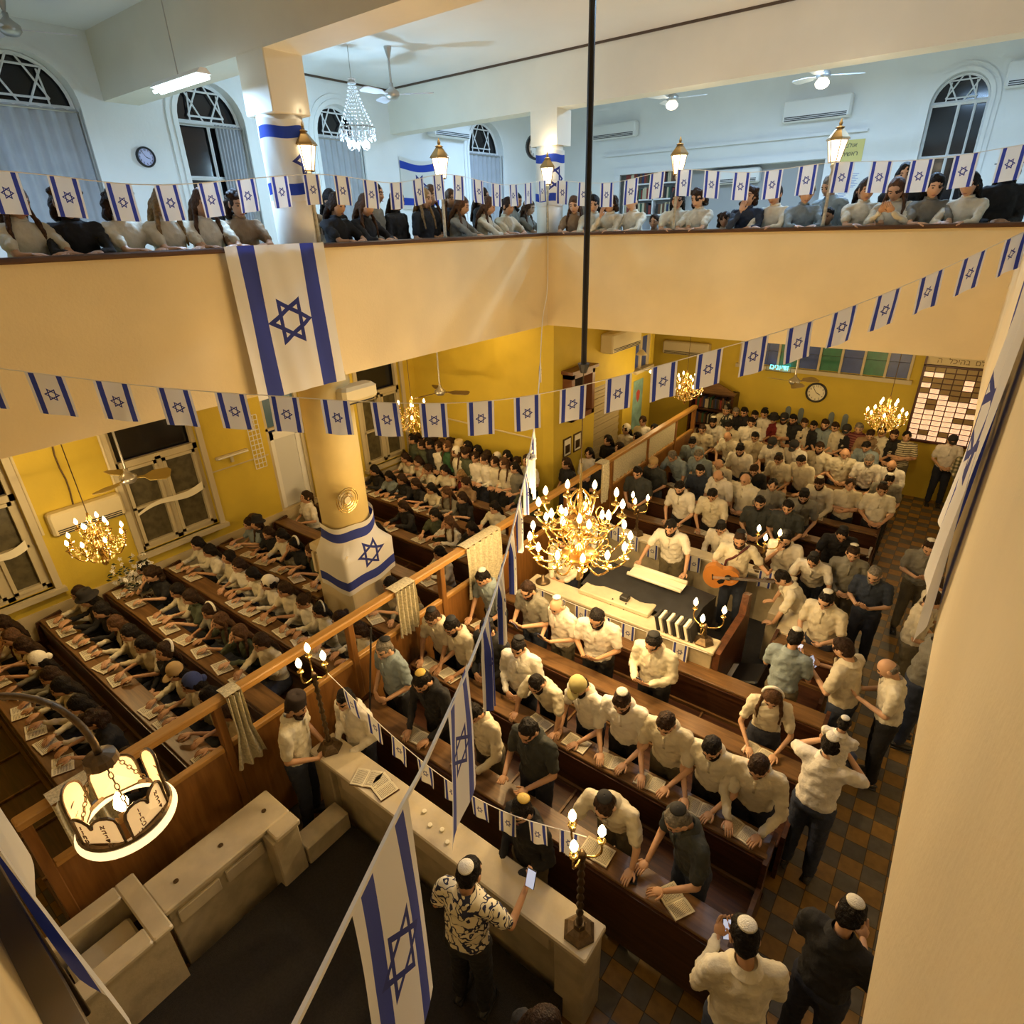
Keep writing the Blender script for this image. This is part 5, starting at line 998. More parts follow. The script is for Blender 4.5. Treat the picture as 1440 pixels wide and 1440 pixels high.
def headfn(p, q):
    x, y, z = p; zz = z/.115
    if zz < 0: x *= 1-.30*(-zz)**1.6; y *= 1-.12*(-zz)**2
    if y < 0:
        gx = abs(x)
        y += .011*math.exp(-((gx-.031)/.016)**2-((z-.014)/.013)**2)
        y -= .026*math.exp(-(x/.0115)**2-((z+.022)/.018)**2)+.010*math.exp(-(x/.010)**2-((z+.002)/.016)**2)
        y -= .006*math.exp(-(x/.022)**2-((z+.060)/.010)**2)
        y -= .008*math.exp(-(x/.026)**2-((z+.098)/.014)**2)
    return Vector((x, y, z))
POSE = {}
def pose(kind, sex):
    """joint positions of a figure about 1.7 m tall that faces -Y; origin on the floor"""
    J = {}; sit = kind.startswith('sit'); lean = {'read': 14, 'lean': 30, 'stand': 4, 'phone': 6, 'book': 6, 'folded': 2, 'handface': 12, 'sit': 8, 'sithand': 12, 'situp': 4, 'standw': 3, 'rail': 5, 'railhand': 12, 'railphone': 6, 'guitar': 8, 'carry': 4, 'raise': 6, 'ride': 6, 'desk': 16, 'child': 20}[kind]
    tilt = {'read': 38, 'lean': 42, 'stand': 22, 'phone': 34, 'book': 34, 'folded': 12, 'handface': 40, 'sit': 16, 'sithand': 14, 'situp': -6, 'standw': 10, 'rail': 20, 'railhand': 10, 'railphone': 34, 'guitar': 30, 'carry': 10, 'raise': 16, 'ride': 20, 'desk': 30, 'child': 10}[kind]
    if sit or kind == 'ride': pel = V(0, .0, .55); H0 = .52; hz = .52
    else: pel = V(0, .02, .97); H0 = .49; hz = .93
    A = Matrix.Rotation(radians(lean), 3, 'X')
    def U(x, y, z): return pel+A @ V(x, y, z)
    sw = .185 if sex == 'm' else .160
    J['pel'] = pel; J['waist'] = U(0, 0, .17); J['chest'] = U(0, -.005, .34); J['neck'] = U(0, .01, H0); J['shL'] = U(-sw, .005, H0-.055); J['shR'] = U(sw, .005, H0-.055); J['A'] = A
    Hm = Matrix.Rotation(radians(tilt), 3, 'X'); np_ = U(0, .0, H0+.045); J['np'] = np_; J['H'] = Hm; J['head'] = np_+Hm @ V(0, -.02, .105)
    if sit or kind == 'ride':
        for s, k in ((-1, 'L'), (1, 'R')): J['hip'+k] = V(s*.09, 0, .53); J['kn'+k] = V(s*.11, -.40, .52); J['an'+k] = V(s*.12, -.36, .10)
        if kind == 'ride':
            for s, k in ((-1, 'L'), (1, 'R')): J['kn'+k] = V(s*.17, -.34, .50); J['an'+k] = V(s*.15, -.40, .12)
    else:
        for s, k in ((-1, 'L'), (1, 'R')): J['hip'+k] = V(s*.085, .02, .92); J['kn'+k] = V(s*.10, .0, .50); J['an'+k] = V(s*.11, .03, .09)
    lz = .93
    def arm(k, el, wr, f, n): J['el'+k] = V(*el); J['wr'+k] = V(*wr); J['hf'+k] = f; J['hn'+k] = n
    def both(el, wr, f, n):
        arm('L', (-el[0], el[1], el[2]), (-wr[0], wr[1], wr[2]), (-f[0], f[1], f[2]), n); arm('R', el, wr, f, n)
    both((.26, .02, 1.12), (.20, -.16, .98), (-.3, -.9, -.3), (0, -.3, 1))
    if kind == 'read': both((.25, -.13, 1.08), (.13, -.33, .955), (-.35, -.9, -.1), (0, 0, 1))
    if kind == 'lean': both((.28, -.30, 1.12), (.27, -.36, .955), (-.15, -1, -.1), (0, -.1, 1))
    if kind == 'desk': both((.30, -.22, 1.18), (.34, -.42, 1.02), (-.15, -1, -.1), (0, -.1, 1))
    if kind == 'stand': both((.25, .0, 1.13), (.10, -.22, 1.02), (-.8, -.3, -.2), (0, -1, .2))
    if kind in ('phone', 'railphone'): both((.24, -.05, 1.14), (.07, -.32, 1.17), (-.35, -.6, .5), (.2, -.7, -.6))
    if kind == 'book': both((.25, -.06, 1.12), (.13, -.32, 1.12), (-.3, -.9, .1), (0, .2, -1))
    if kind == 'folded': arm('L', (-.25, -.06, 1.15), (.06, -.20, 1.18), (1, .1, .1), (0, -1, 0)); arm('R', (.25, -.06, 1.15), (-.06, -.23, 1.14), (-1, .1, .1), (0, -1, 0))
    if kind == 'handface': arm('L', (-.2, -.22, 1.16), (-.05, -.25, 1.40), (.2, -.1, 1), (-.3, -1, 0)); arm('R', (.25, -.13, 1.08), (.13, -.33, .955), (-.35, -.9, -.1), (0, 0, 1))
    if kind == 'sit': both((.22, -.18, .88), (.10, -.40, .955), (-.35, -.9, -.05), (0, 0, 1))
    if kind == 'sithand': arm('L', (-.18, -.34, .93), (-.06, -.27, 1.10), (.2, .1, 1), (-.3, -1, 0)); arm('R', (.24, -.20, .88), (.11, -.42, .955), (-.35, -.9, -.05), (0, 0, 1))
    if kind == 'situp': both((.23, -.08, .80), (.08, -.28, .80), (-.6, -.7, .1), (0, -.3, 1))
    if kind == 'standw': both((.21, .0, 1.13), (.08, -.20, 1.10), (-.7, -.4, .1), (0, -.6, .6))
    if kind in ('rail', 'railhand'):
        both((.19, -.25, 1.225), (.12, -.30, 1.235), (-.9, -.35, -.12), (0, -.1, 1))
        if kind == 'railhand': arm('L', (-.14, -.34, 1.24), (-.04, -.27, 1.42), (.2, .1, 1), (-.3, -1, 0))
    if kind == 'railphone': both((.20, -.24, 1.235), (.06, -.34, 1.36), (-.35, -.6, .5), (.2, -.7, -.6))
    if kind == 'guitar': arm('R', (.33, -.02, 1.16), (.42, -.26, 1.20), (.2, -.5, .6), (.6, -.5, .2)); arm('L', (-.30, -.06, 1.15), (-.10, -.27, 1.08), (.7, -.5, -.4), (0, -1, 0))
    if kind == 'carry': both((.30, -.14, 1.30), (.10, -.13, 1.52), (-.2, .1, 1), (.3, -1, 0))
    if kind == 'raise': arm('L', (-.30, -.10, 1.14), (-.31, -.34, 1.26), (-.05, -.5, .8), (-.8, .2, 0)); arm('R', (.26, .0, 1.14), (.22, -.22, 1.06), (-.1, -.9, -.1), (0, -.3, 1))
    if kind == 'ride': both((.17, -.18, .80), (.06, -.30, .72), (-.2, -.8, -.4), (0, 0, 1))
    if kind == 'child': both((.20, -.22, 1.10), (.08, -.34, 1.2), (-.6, -.8, -.1), (0, 0, 1))
    return J
CACHE = {}
def body(kind, sex, long_):
    key = (kind, sex, long_)
    if key in CACHE: return CACHE[key]
    J = pose(kind, sex); vx = .016; b_ = MB()
    k = 1 if sex == 'm' else .86
    limb(b_, [J['pel'], J['waist'], J['chest'], J['neck']], [.10*k, .09*k, .10*k, .055*k]); cap(b_, J['neck'], J['np']+J['H'] @ V(0, 0, .05), .054*k, .050*k)
    for s in 'LR':
        limb(b_, [J['sh'+s], J['el'+s], J['wr'+s]], [.045*k, .036*k, .025*k]); limb(b_, [J['hip'+s], J['kn'+s], J['an'+s]], [.075*k, .05*k, .038*k])
        cap(b_, J['an'+s]+V(0, .02, -.05), J['an'+s]+V(0, -.12, -.06), .033, .03)
    a = remesh(b_, vx, 3); e = MB(); HM = J['H'].to_4x4(); e.sph(J['head'], (.077, .096, .116), 26, 20, 0, M=HM, fn=headfn)
    for s in (-1, 1):
        e.sph(J['head']+J['H'] @ V(s*.079, .008, -.005), (.012, .022, .032), 8, 6, 0, M=HM)
        e.sph(J['head']+J['H'] @ V(s*.030, -.0835, .012), (.0125, .006, .006), 8, 5, 1, M=HM)
        e.tube([J['head']+J['H'] @ V(s*.014, -.089, .034), J['head']+J['H'] @ V(s*.032, -.086, .039), J['head']+J['H'] @ V(s*.050, -.074, .033)], .0042, 5, 1)
    e.tube([J['head']+J['H'] @ V(-.024, -.090, -.060), J['head']+J['H'] @ V(0, -.099, -.060), J['head']+J['H'] @ V(.024, -.090, -.060)], [.003, .006, .003], 6, 2)
    hand(e, J['wrL'], J['hfL'], J['hnL'], -1, .35); hand(e, J['wrR'], J['hfR'], J['hnR'], 1, .35)
    me = joined('person', a, e, [SKIN[0], M_eye, M_lip])
    # shirt
    c = MB(); A4 = J['A'].to_4x4(); q = 1 if sex == 'm' else .86; sit = kind.startswith('sit') or kind == 'ride'
    c.sph(J['chest'], (.180*q, .128*q if sex == 'm' else .122, .185), 16, 10, M=A4); c.sph(J['waist'], (.172*q, .130*q, .20), 16, 10, M=A4); c.sph((J['waist']+J['chest'])/2, (.172*q, .126*q, .19), 16, 10, M=A4); c.sph(J['pel']+J['A'] @ V(0, 0, .03), (.172*q+.006, .132*q, .13 if sex == 'm' else .10), 16, 10, M=A4)
    c.tube([J['chest']+J['A'] @ V(0, .01, .06), J['neck']+J['A'] @ V(0, .0, -.01), J['neck']+J['A'] @ V(0, -.0, .02)], [.13*q, .082*q, .072*q], 14)
    for s in 'LR':
        sh = J['sh'+s]; el = J['el'+s]; wr = J['wr'+s]; c.sph(sh, .066*q, 12, 8); cap(c, J['chest']+J['A'] @ V(0, 0, .09), sh, .09*q, .068*q)
        if long_: limb(c, [sh, el, wr+(el-wr)*.08], [.066*q, .052*q, .038*q])
        else: limb(c, [sh, sh+(el-sh)*.72], [.066*q, .064*q])
    sm = remesh(c, .018, 7, .015)
    col_ = MB(); M = Matrix.Translation(J['neck']+J['A'] @ V(0, 0, .012)) @ A4; col_.lathe([(.070*q, 0), (.078*q, .004), (.070*q, .03), (.064*q, .03), (.064*q, 0)], (0, 0, 0), 16, 0, M=M)
    if sex == 'm':   # turned-down collar, open at the front
        Mc = Matrix.Translation(J['neck']+J['A'] @ V(0, 0, .012)) @ A4
        col_.grid(lambda u, v: Mc @ Vector((lambda a, r_, z: (r_*cos(a), r_*sin(a)*1.02, z))(-pi/2+.42+(2*pi-.84)*u, .066+.036*v+(.012*v if u < .12 or u > .88 else 0), .040-.052*v-(.03*v if u < .12 or u > .88 else 0))), 28, 3)
        col_.box((-.012, -.142, -.20), (.012, -.128, -.03), M=Mc)
    sm = joined('shirt', sm, col_, [CL['c'][0]])
    # trousers or skirt
    t = MB()
    if sex == 'm':
        cap(t, J['hipL'], J['hipR'], .112, .112); t.sph(J['pel']+V(0, .01, -.03), (.165, .125, .11), 14, 9)
        for s in 'LR': limb(t, [J['hip'+s], J['kn'+s], J['an'+s]+V(0, 0, .02)], [.105, .077, .062])
        tm = remesh(t, .02, 3, .008)
    elif sit:
        t.sph(J['pel']+V(0, 0, -.02), (.16, .13, .10), 14, 9); cap(t, J['hipL'], J['knL'], .095, .085); cap(t, J['hipR'], J['knR'], .095, .085); cap(t, V(0, -.1, .53), V(0, -.38, .52), .09, .08)
        t.lathe([(.17, .16), (.16, .5)], (0, -.36, 0), 14); tm = remesh(t, .022, 4, .008)
    else:
        t.lathe([(.235, .28), (.20, .6), (.165, .95), (.13, 1.02)], (0, .01, 0), 18); tm = remesh(t, .022, 3, .012)
    tm.materials.clear(); tm.materials.append(TROU[0])
    sh_ = MB()
    for s in 'LR':
        a_ = J['an'+s]; sh_.sph(a_+V(0, -.04, -.055), (.045, .125, .036), 12, 8); sh_.box(tuple(a_+V(-.042, -.15, -.09)), tuple(a_+V(.042, .07, -.075)))
    hm = sh_.mesh('shoes', smooth=True); hm.materials.append(M_black)
    CACHE[key] = (J, me, sm, tm, hm); return CACHE[key]
HC = {}
def hair_mesh(kind, sex, style):
    key = ('h', kind, sex, style)
    if key in HC: return HC[key]
    J = CACHE[[k for k in CACHE if k[0] == kind and k[1] == sex][0]][0]; h = J['head']; R_ = J['H']; HM = R_.to_4x4(); P = lambda x, y, z: h+R_ @ V(x, y, z)
    m = MB()
    if style == 'S': m.sph(P(0, .016, .026), (.086, .098, .107), 18, 12, M=HM); m.sph(P(0, .045, -.03), (.070, .062, .06), 12, 8, M=HM); me = remesh(m, .010, 1, .014)
    elif style == 'Z': m.sph(P(0, .030, -.002), (.084, .078, .058), 14, 9, M=HM); me = remesh(m, .012, 2, .003)
    elif style == 'E':   # beard
        m.tube([P(-.070, -.010, -.03), P(-.058, -.045, -.075), P(-.025, -.082, -.100), P(.025, -.082, -.100), P(.058, -.045, -.075), P(.070, -.010, -.03)], [.013, .020, .024, .024, .020, .013], 8); m.sph(P(0, -.078, -.108), (.030, .020, .026), 8, 6); m.tube([P(-.03, -.088, -.05), P(0, -.098, -.044), P(.03, -.088, -.05)], .007, 6); me = remesh(m, .010, 2, .005)
    else:
        m.sph(P(0, .016, .024), (.090, .102, .110), 18, 12, M=HM)
        nb = J['neck']; A = J['A']
        if style in 'LBY':
            for x in (-.075, -.045, 0, .045, .075): cap(m, P(x*.85, .055, .0), nb+A @ V(x*1.05, .075, .02), .038, .030); cap(m, nb+A @ V(x*1.05, .075, .02), nb+A @ V(x*1.1, .115, -.17), .030, .014)
            for s in (-1, 1):
                cap(m, P(s*.080, .012, .03), P(s*.082, .01, -.05), .022, .022)
                if style != 'L': cap(m, P(s*.082, .01, -.05), nb+A @ V(s*.115, -.085, -.06), .022, .022); cap(m, nb+A @ V(s*.115, -.085, -.06), nb+A @ V(s*.11, -.125, -.20), .022, .012)
            me = remesh(m, .013, 2, .010)
        elif style == 'U':
            for i in range(26):
                a = random.random()*6.28; z = random.uniform(-.13, .09); m.sph(P(.098*cos(a)*.95, .03+.085*abs(sin(a)) if z < .06 else .01+.07*sin(a), z), random.uniform(.028, .045), 7, 5)
            me = remesh(m, .013, 1, .016)
        else:   # P tied back
            m.sph(P(0, .06, -.02), (.07, .06, .06), 12, 8); m.sph(P(0, .118, .03), .042, 10, 7); cap(m, P(0, .125, .01), nb+A @ V(0, .12, -.10), .028, .012); me = remesh(m, .012, 2, .008)
    me.materials.clear(); me.materials.append(HAIRC[0]); me.name = 'beard' if style == 'E' else 'hair'; HC[key] = me; return me
def hat_mesh(kind, sex, t):
    key = ('t', kind, sex, t)
    if key in HC: return HC[key]
    J = CACHE[[k for k in CACHE if k[0] == kind and k[1] == sex][0]][0]; h = J['head']; R_ = J['H']; m = MB(); T = Matrix.Translation(h) @ R_.to_4x4()
    def TT(M): return T @ M
    if t in 'kKy':
        M = TT(Matrix.Translation((0, .030, .030)) @ Matrix.Rotation(radians(-28), 4, 'X')); r = .092; a0 = radians(38 if t != 'K' else 44)
        prof = [(r*sin(a), r*cos(a)*1.06+.018) for a in [a0*i/6 for i in range(6, -1, -1)]]; prof[-1] = (.001, prof[-1][1]); m.lathe(prof+[(.001, .098), (r*sin(a0)*.9, r*cos(a0)*1.0+.012)], (0, 0, 0), 20, M=M)
    elif t in 'cCt':
        m.lathe([(.094, .0), (.097, .03), (.092, .07), (.070, .105), (.035, .122), (.001, .126)], (0, 0, 0), 20, M=TT(Matrix.Translation((0, .012, .020))))
        M = TT(Matrix.Translation((0, -.095, .030)) @ Matrix.Rotation(radians(8), 4, 'X')); m.sph((0, 0, 0), (.072, .075, .008), 14, 6, M=M)
    elif t in 'hHM':
        rb = .15 if t != 'M' else .10
        m.lathe([(rb, .0), (rb, .008), (.098, .012), (.094, .06), (.088, .105), (.075, .115), (.001, .108), (.001, .09), (.09, .0)], (0, 0, 0), 24, M=TT(Matrix.Translation((0, .012, .045)) @ Matrix.Rotation(radians(-6), 4, 'X')))
    elif t in 'wv':
        M = TT(Matrix.Translation((0, .012, .02)) @ Matrix.Rotation(radians(-24), 4, 'X')); w_ = .016 if t == 'w' else .012
        pts = [M @ V(.095*cos(a), .02, .118*sin(a)) for a in [pi*i/14 for i in range(15)]]; m.tube(pts, w_, 8)
    else:
        m.sph(V(0, 0, 0), (.098, .106, .112), 18, 12, M=TT(Matrix.Translation((0, .024, .030)))); m.sph(V(0, 0, 0), .045, 10, 8, M=TT(Matrix.Translation((0, .12, -.03))))
    me = m.mesh('headwear', smooth=True); me.materials.append(HATM[t]); HC[key] = me; return me
def slot(o, i, m): o.material_slots[i].link = 'OBJECT'; o.material_slots[i].material = m
HATN = {'k': 'skullcap', 'K': 'skullcap', 'y': 'skullcap', 'c': 'cap', 'C': 'cap', 't': 'cap', 'h': 'straw_hat', 'H': 'hat', 'M': 'hat', 'w': 'headband', 'v': 'headband', 's': 'headscarf', 'e': 'headscarf'}
HATD = {'k': 'white skullcap', 'K': 'black skullcap', 'y': 'gold skullcap', 'c': 'khaki cap', 'C': 'black cap', 't': 'tan cap', 'h': 'straw hat', 'H': 'black hat', 'M': 'flat black hat', 'w': 'white headband', 'v': 'silver headband', 's': 'white headscarf', 'e': 'dark blue headscarf'}
COLD = dict(c='cream', k='black', g='grey', d='charcoal', o='olive', a='pale blue', n='navy', r='burgundy', t='tan', p='pink', e='green', W='bright white', w='white', R='burgundy striped', S='striped', L='plaid', X='navy-scrawled cream', Y='leaf-print')
def person(loc, rz, kind, spec, label, group=None, sex='m', long_=None, scale=1, lower=None, hairc=None, beard=False, fat=1, skin=None):
    sh, hs, ht = spec[0], spec[1], spec[2] if len(spec) > 2 else 's'
    if long_ is None: long_ = random.random() < (.55 if sex == 'f' else .16)
    J, me, sm, tm, hm = body(kind, sex, long_)
    o = bpy.data.objects.new('person', me); col.objects.link(o); o.location = loc; o.rotation_euler = (0, 0, radians(rz)); o.scale = (scale*fat, scale*fat, scale); tag(o, label, 'person', group)
    slot(o, 0, skin or random.choice(SKIN))
    def kid(name, mesh, m_):
        k = bpy.data.objects.new(name, mesh); col.objects.link(k); k.parent = o
        slot(k, 0, m_); return k
    kid('shirt' if sex == 'm' else 'blouse', sm, random.choice(CL[sh])); kid('trousers' if sex == 'm' or kind == 'ride' else 'skirt', tm, lower or random.choice(TROU if sex == 'm' else TROU[:2]))
    if not kind.startswith('rail'): kid('shoes', hm, M_black)
    if hairc is None: hairc = {'L': HAIRC[0] if random.random() < .6 else HAIRC[1], 'B': HAIRC[2], 'Y': HAIRC[3], 'U': HAIRC[1], 'P': HAIRC[1], 'O': HAIRC[4], 'Z': HAIRC[4] if random.random() < .5 else HAIRC[1]}.get(hs, HAIRC[0] if random.random() < .6 else HAIRC[1])
    st = {'O': 'S', 'Y': 'B'}.get(hs, hs)
    if not (ht in 'es' and hs in 'S' and sex == 'f'): kid('hair', hair_mesh(kind, sex, st), hairc)
    if sex == 'm' and (beard or random.random() < .28): kid('beard', hair_mesh(kind, sex, 'E'), hairc)
    if ht in HATM: kid(HATN[ht], hat_mesh(kind, sex, ht), HATM[ht])
    return o
PEOPLE = [
(-8.76,2.04,0,5,1,0,0,7,0,1),
(-9.6,1.12,0,-6,0,0,0,7,0,0),
(-9.6,2.04,0,9,0,0,0,7,0,1),
(-8.34,2.04,0,-3,0,1,0,7,0,1),
(-7.92,2.04,0,11,0,0,0,7,0,1),
(-7.5,2.04,0,8,0,0,0,7,0,1),
(-7.08,2.04,0,12,1,0,10,9,0,1),
(-9.6,2.93,0,9,0,0,0,7,0,2),
(-9.18,2.93,0,6,1,3,0,8,0,2),
(-8.47,2.93,0,2,0,0,0,7,0,2),
(-8.03,2.93,0,-14,4,0,0,7,0,2),
(-7.59,2.93,0,12,2,0,10,7,0,2),
(-6.71,2.93,0,0,4,1,0,8,0,2),
(-6.27,2.93,0,10,0,0,0,7,0,2),
(-8.76,3.82,0,-7,0,0,0,9,0,3),
(-9.6,3.82,0,6,0,0,0,7,0,3),
(-9.18,3.82,0,-13,0,0,0,7,0,3),
(-8.34,3.82,0,14,0,0,0,7,0,3),
(-7.92,3.82,0,-9,0,0,0,7,0,3),
(-7.5,3.82,0,-11,0,0,12,7,0,3),
(-9.49,4.77,0,-3,1,0,8,9,0,4),
(-9.6,4.77,0,1,5,0,0,7,0,4),
(-9.18,1.12,0,13,0,1,0,8,0,0),
(-8.75,1.12,0,-7,0,0,0,7,0,0),
(-7.87,1.12,0,-2,2,0,0,7,0,0),
(-6.99,1.12,0,3,0,0,0,7,0,0),
(-6.55,1.12,0,-11,1,3,0,7,0,0),
(-6.66,2.04,0,4,0,0,6,7,0,1),
(-6.24,2.04,0,-7,0,0,13,7,0,1),
(-5.4,2.04,0,-14,0,0,0,7,0,1),
(-5.77,1.12,0,9,1,0,0,7,0,0),
(-9.18,2.04,0,-8,1,0,8,7,0,1),
(-8.31,1.12,0,-1,2,0,12,7,0,0),
(-7.43,1.12,0,-6,0,0,0,7,0,0),
(-9.6,4.77,0,-9,1,1,0,9,0,4),
(-9.05,4.77,0,13,1,0,0,7,0,4),
(-8.61,4.77,0,10,0,0,0,7,0,4),
(-8.17,4.77,0,-2,1,0,10,8,0,4),
(-7.73,4.77,0,-9,4,1,0,7,0,4),
(-7.28,4.77,0,10,0,0,0,7,0,4),
(-7.25,4.77,0,11,0,0,0,7,0,4),
(-5.85,4.77,0,-12,0,0,0,7,0,4),
(-6.24,3.82,0,-10,0,0,11,7,0,3),
(-6.66,3.82,0,5,0,4,0,7,0,3),
(-7.08,3.82,0,5,0,0,0,7,0,3),
(-5.82,3.82,0,0,2,4,0,7,0,3),
(-5.82,2.04,0,-10,0,0,0,7,0,1),
(-7.15,2.93,0,-10,4,1,0,8,0,2),
(-5.4,3.82,0,-14,0,0,0,7,0,3),
(-5.57,4.77,0,13,2,2,0,7,0,4),
(-6.55,6.82,0,-14,0,1,0,8,0,6),
(-5.96,5.9,0,-8,0,0,0,7,0,5),
(-7.49,5.9,0,10,4,0,0,7,0,5),
(-7.08,7.72,0,-8,1,0,0,7,0,7),
(-7.77,6.82,0,-9,1,0,0,7,0,6),
(-9.6,8.95,0,12,0,0,0,10,1,9),
(-9.47,8.71,0,-10,4,0,0,10,1,9),
(-9.18,8.62,0,-5,0,0,0,7,0,8),
(-9.6,8.62,0,-4,0,0,0,7,0,8),
(-9.34,8.95,0,15,0,0,0,10,1,9),
(-9.21,8.71,0,-9,4,0,0,10,1,9),
(-8.82,8.95,0,2,0,1,0,10,1,9),
(-8.7,8.71,0,13,0,0,0,10,1,9),
(-8.44,8.71,0,6,10,1,0,10,1,9),
(-8.31,8.95,0,5,1,1,7,10,1,9),
(-6.89,8.71,0,-9,0,1,0,10,1,9),
(-8.76,8.52,0,-9,0,4,0,8,0,8),
(-9.18,7.72,0,8,5,0,0,7,0,7),
(-9.6,7.72,0,-8,1,0,0,7,0,7),
(-8.34,8.53,0,14,0,0,0,7,0,8),
(-8.57,8.95,0,-3,0,4,0,10,1,9),
(-7.92,8.62,0,-5,7,2,0,7,0,8),
(-8.18,8.71,0,-15,0,1,12,10,1,9),
(-7.5,8.29,0,-3,8,4,0,7,0,8),
(-7.79,8.95,0,-2,0,0,0,10,1,9),
(-6.26,8.62,0,-9,4,0,0,7,0,8),
(-5.82,10.19,0,14,0,0,0,10,1,9),
(-8.05,8.95,0,-11,0,0,0,10,1,9),
(-8.76,7.72,0,-6,1,0,0,7,0,7),
(-8.34,7.72,0,-12,1,0,0,7,0,7),
(-7.92,7.72,0,-4,0,0,0,7,0,7),
(-7.5,7.72,0,-5,2,1,0,7,0,7),
(-6.99,6.82,0,12,4,0,0,7,0,6),
(-6.11,6.82,0,5,1,0,0,7,0,6),
(-6.32,7.72,0,4,0,0,0,7,0,7),
(-5.82,9.35,0,-15,1,0,0,10,1,9),
(-6.76,8.95,0,4,0,4,0,10,1,9),
(-5.82,11.87,0,-4,0,0,12,10,1,9),
(-5.32,10.61,0,-13,0,0,0,10,1,9),
(-8.95,8.71,0,-6,1,0,0,10,1,9),
(-9.08,8.95,0,-4,0,4,0,10,1,9),
(-7.66,8.71,0,11,0,4,0,10,1,9),
(-5.32,12.29,0,-6,0,0,0,10,1,9),
(-5.82,12.71,0,5,0,4,0,10,1,9),
(-7.15,8.71,0,7,0,0,0,10,1,9),
(-7.53,8.95,0,-5,1,0,0,10,1,9),
(-5.32,9.77,0,-10,1,0,0,10,1,9),
(-7.92,8.71,0,0,4,3,0,10,1,9),
(-6.5,8.95,0,0,0,4,0,10,1,9),
(-7.28,8.95,0,7,1,0,12,10,1,9),
(-5.82,11.03,0,-10,1,0,0,10,1,9),
(-7.4,8.71,0,-14,0,4,0,10,1,9),
(-6.63,8.71,0,-7,2,0,0,10,1,9),
(-7.02,8.95,0,15,9,0,0,10,1,9),
(-5.32,11.45,0,-24,1,0,0,10,1,9),
(-9.6,6.39,0,9,0,1,0,10,0,6),
(-9.6,5.9,0,-3,0,4,0,9,0,5),
(-2.86,4.34,0,0,0,5,0,1,2,1),
(-2.37,4.34,0,-12,0,5,4,0,2,1),
(-1.93,4.34,0,5,0,5,1,0,2,1),
(-1.45,4.34,0,1,0,5,0,0,2,1),
(-1.0,4.34,0,-1,0,5,0,0,2,1),
(-2.45,3.41,0,0,3,5,0,4,2,0),
(-1.54,3.41,0,6,0,5,2,1,2,0),
(-0.84,3.41,0,-35,3,6,2,0,2,0),
(-0.6,4.34,0,2,0,5,0,0,2,1),
(-2.01,2.68,0,-9,1,5,3,2,6,0),
(-0.78,5.33,0,10,0,1,10,0,2,2),
(-4.5,5.33,0,-7,5,5,1,0,2,2),
(-4.55,4.34,0,7,0,5,2,0,2,1),
(-4.18,4.34,0,-6,0,5,2,0,2,1),
(-3.37,5.33,0,-9,0,7,1,3,2,2),
(-2.83,5.33,0,12,0,5,0,3,2,2),
(-3.82,5.33,0,-5,2,5,0,3,2,2),
(-3.74,4.34,0,2,1,5,2,2,2,1),
(-2.07,5.33,0,-1,0,5,2,3,2,2),
(-3.78,3.41,0,4,1,5,3,0,2,0),
(-4.48,3.41,0,-1,5,6,2,2,2,0),
(-4.25,2.66,0,6,0,5,0,2,6,0),
(-3.06,3.41,0,-4,0,5,0,0,2,0),
(-4.56,2.14,0,125,0,5,9,2,6,0),
(-3.3,4.34,0,12,12,5,2,2,2,1),
(-4.5,13.09,0,11,0,5,0,2,3,5),
(-4.08,13.89,0,-12,0,5,0,0,3,6),
(-4.5,13.89,0,5,0,5,1,0,3,6),
(-3.59,14.72,0,0,0,5,2,2,3,6),
(-4.5,14.74,0,-16,0,5,0,2,3,6),
(-4.37,12.24,0,9,5,5,2,0,3,4),
(-4.29,11.39,0,-13,5,6,0,1,3,3),
(-4.5,10.54,0,-5,3,5,6,2,3,2),
(-4.45,9.69,0,3,3,5,0,2,3,1),
(-4.5,14.73,0,14,0,5,2,2,3,6),
(-3.37,14.72,0,5,7,5,8,2,3,6),
(-4.05,14.72,0,-9,1,5,0,2,3,6),
(-4.5,14.72,0,3,3,6,0,2,3,6),
(-2.24,14.72,0,-1,5,5,0,2,3,6),
(-3.66,13.89,0,16,0,5,0,2,3,6),
(-3.82,13.09,0,-13,0,7,0,0,3,5),
(-3.14,14.72,0,1,0,5,5,5,3,6),
(-3.31,13.09,0,2,0,5,0,2,3,5),
(-3.32,12.24,0,1,0,5,2,0,3,4),
(-3.85,11.39,0,-7,5,6,0,0,3,3),
(-3.41,11.39,0,-13,0,7,0,0,3,3),
(-2.87,13.09,0,-9,0,5,5,0,3,5),
(-3.56,10.54,0,1,6,5,0,2,3,2),
(-2.81,11.39,0,12,1,5,0,0,3,3),
(-2.52,12.24,0,-8,0,5,2,0,3,4),
(-3.12,10.54,0,-15,0,7,0,0,3,2),
(-2.69,10.54,0,-13,0,7,0,2,3,2),
(-2.25,10.54,0,16,2,5,0,5,3,2),
(-2.21,9.69,0,7,3,5,0,2,3,1),
(-2.08,12.24,0,-16,0,5,0,0,3,4),
(-3.55,9.69,0,-3,0,5,0,0,3,1),
(-2.98,9.69,0,4,0,5,0,0,3,1),
(-2.46,8.72,0,-2,0,5,2,0,3,0),
(-3.82,14.72,0,11,1,5,0,2,3,6),
(-4.27,14.72,0,8,1,6,0,2,3,6),
(-2.46,14.72,0,-9,1,5,0,2,3,6),
(-2.01,14.72,0,-15,0,5,0,2,3,6),
(-2.91,14.72,0,-16,1,5,0,2,3,6),
(-2.69,14.72,0,13,0,5,0,2,3,6),
(-1.56,14.72,0,3,13,6,0,2,3,6),
(-1.78,14.72,0,-5,1,5,5,2,3,6),
(-1.99,13.09,0,-10,0,5,0,2,3,5),
(-1.55,13.09,0,18,0,7,0,2,3,5),
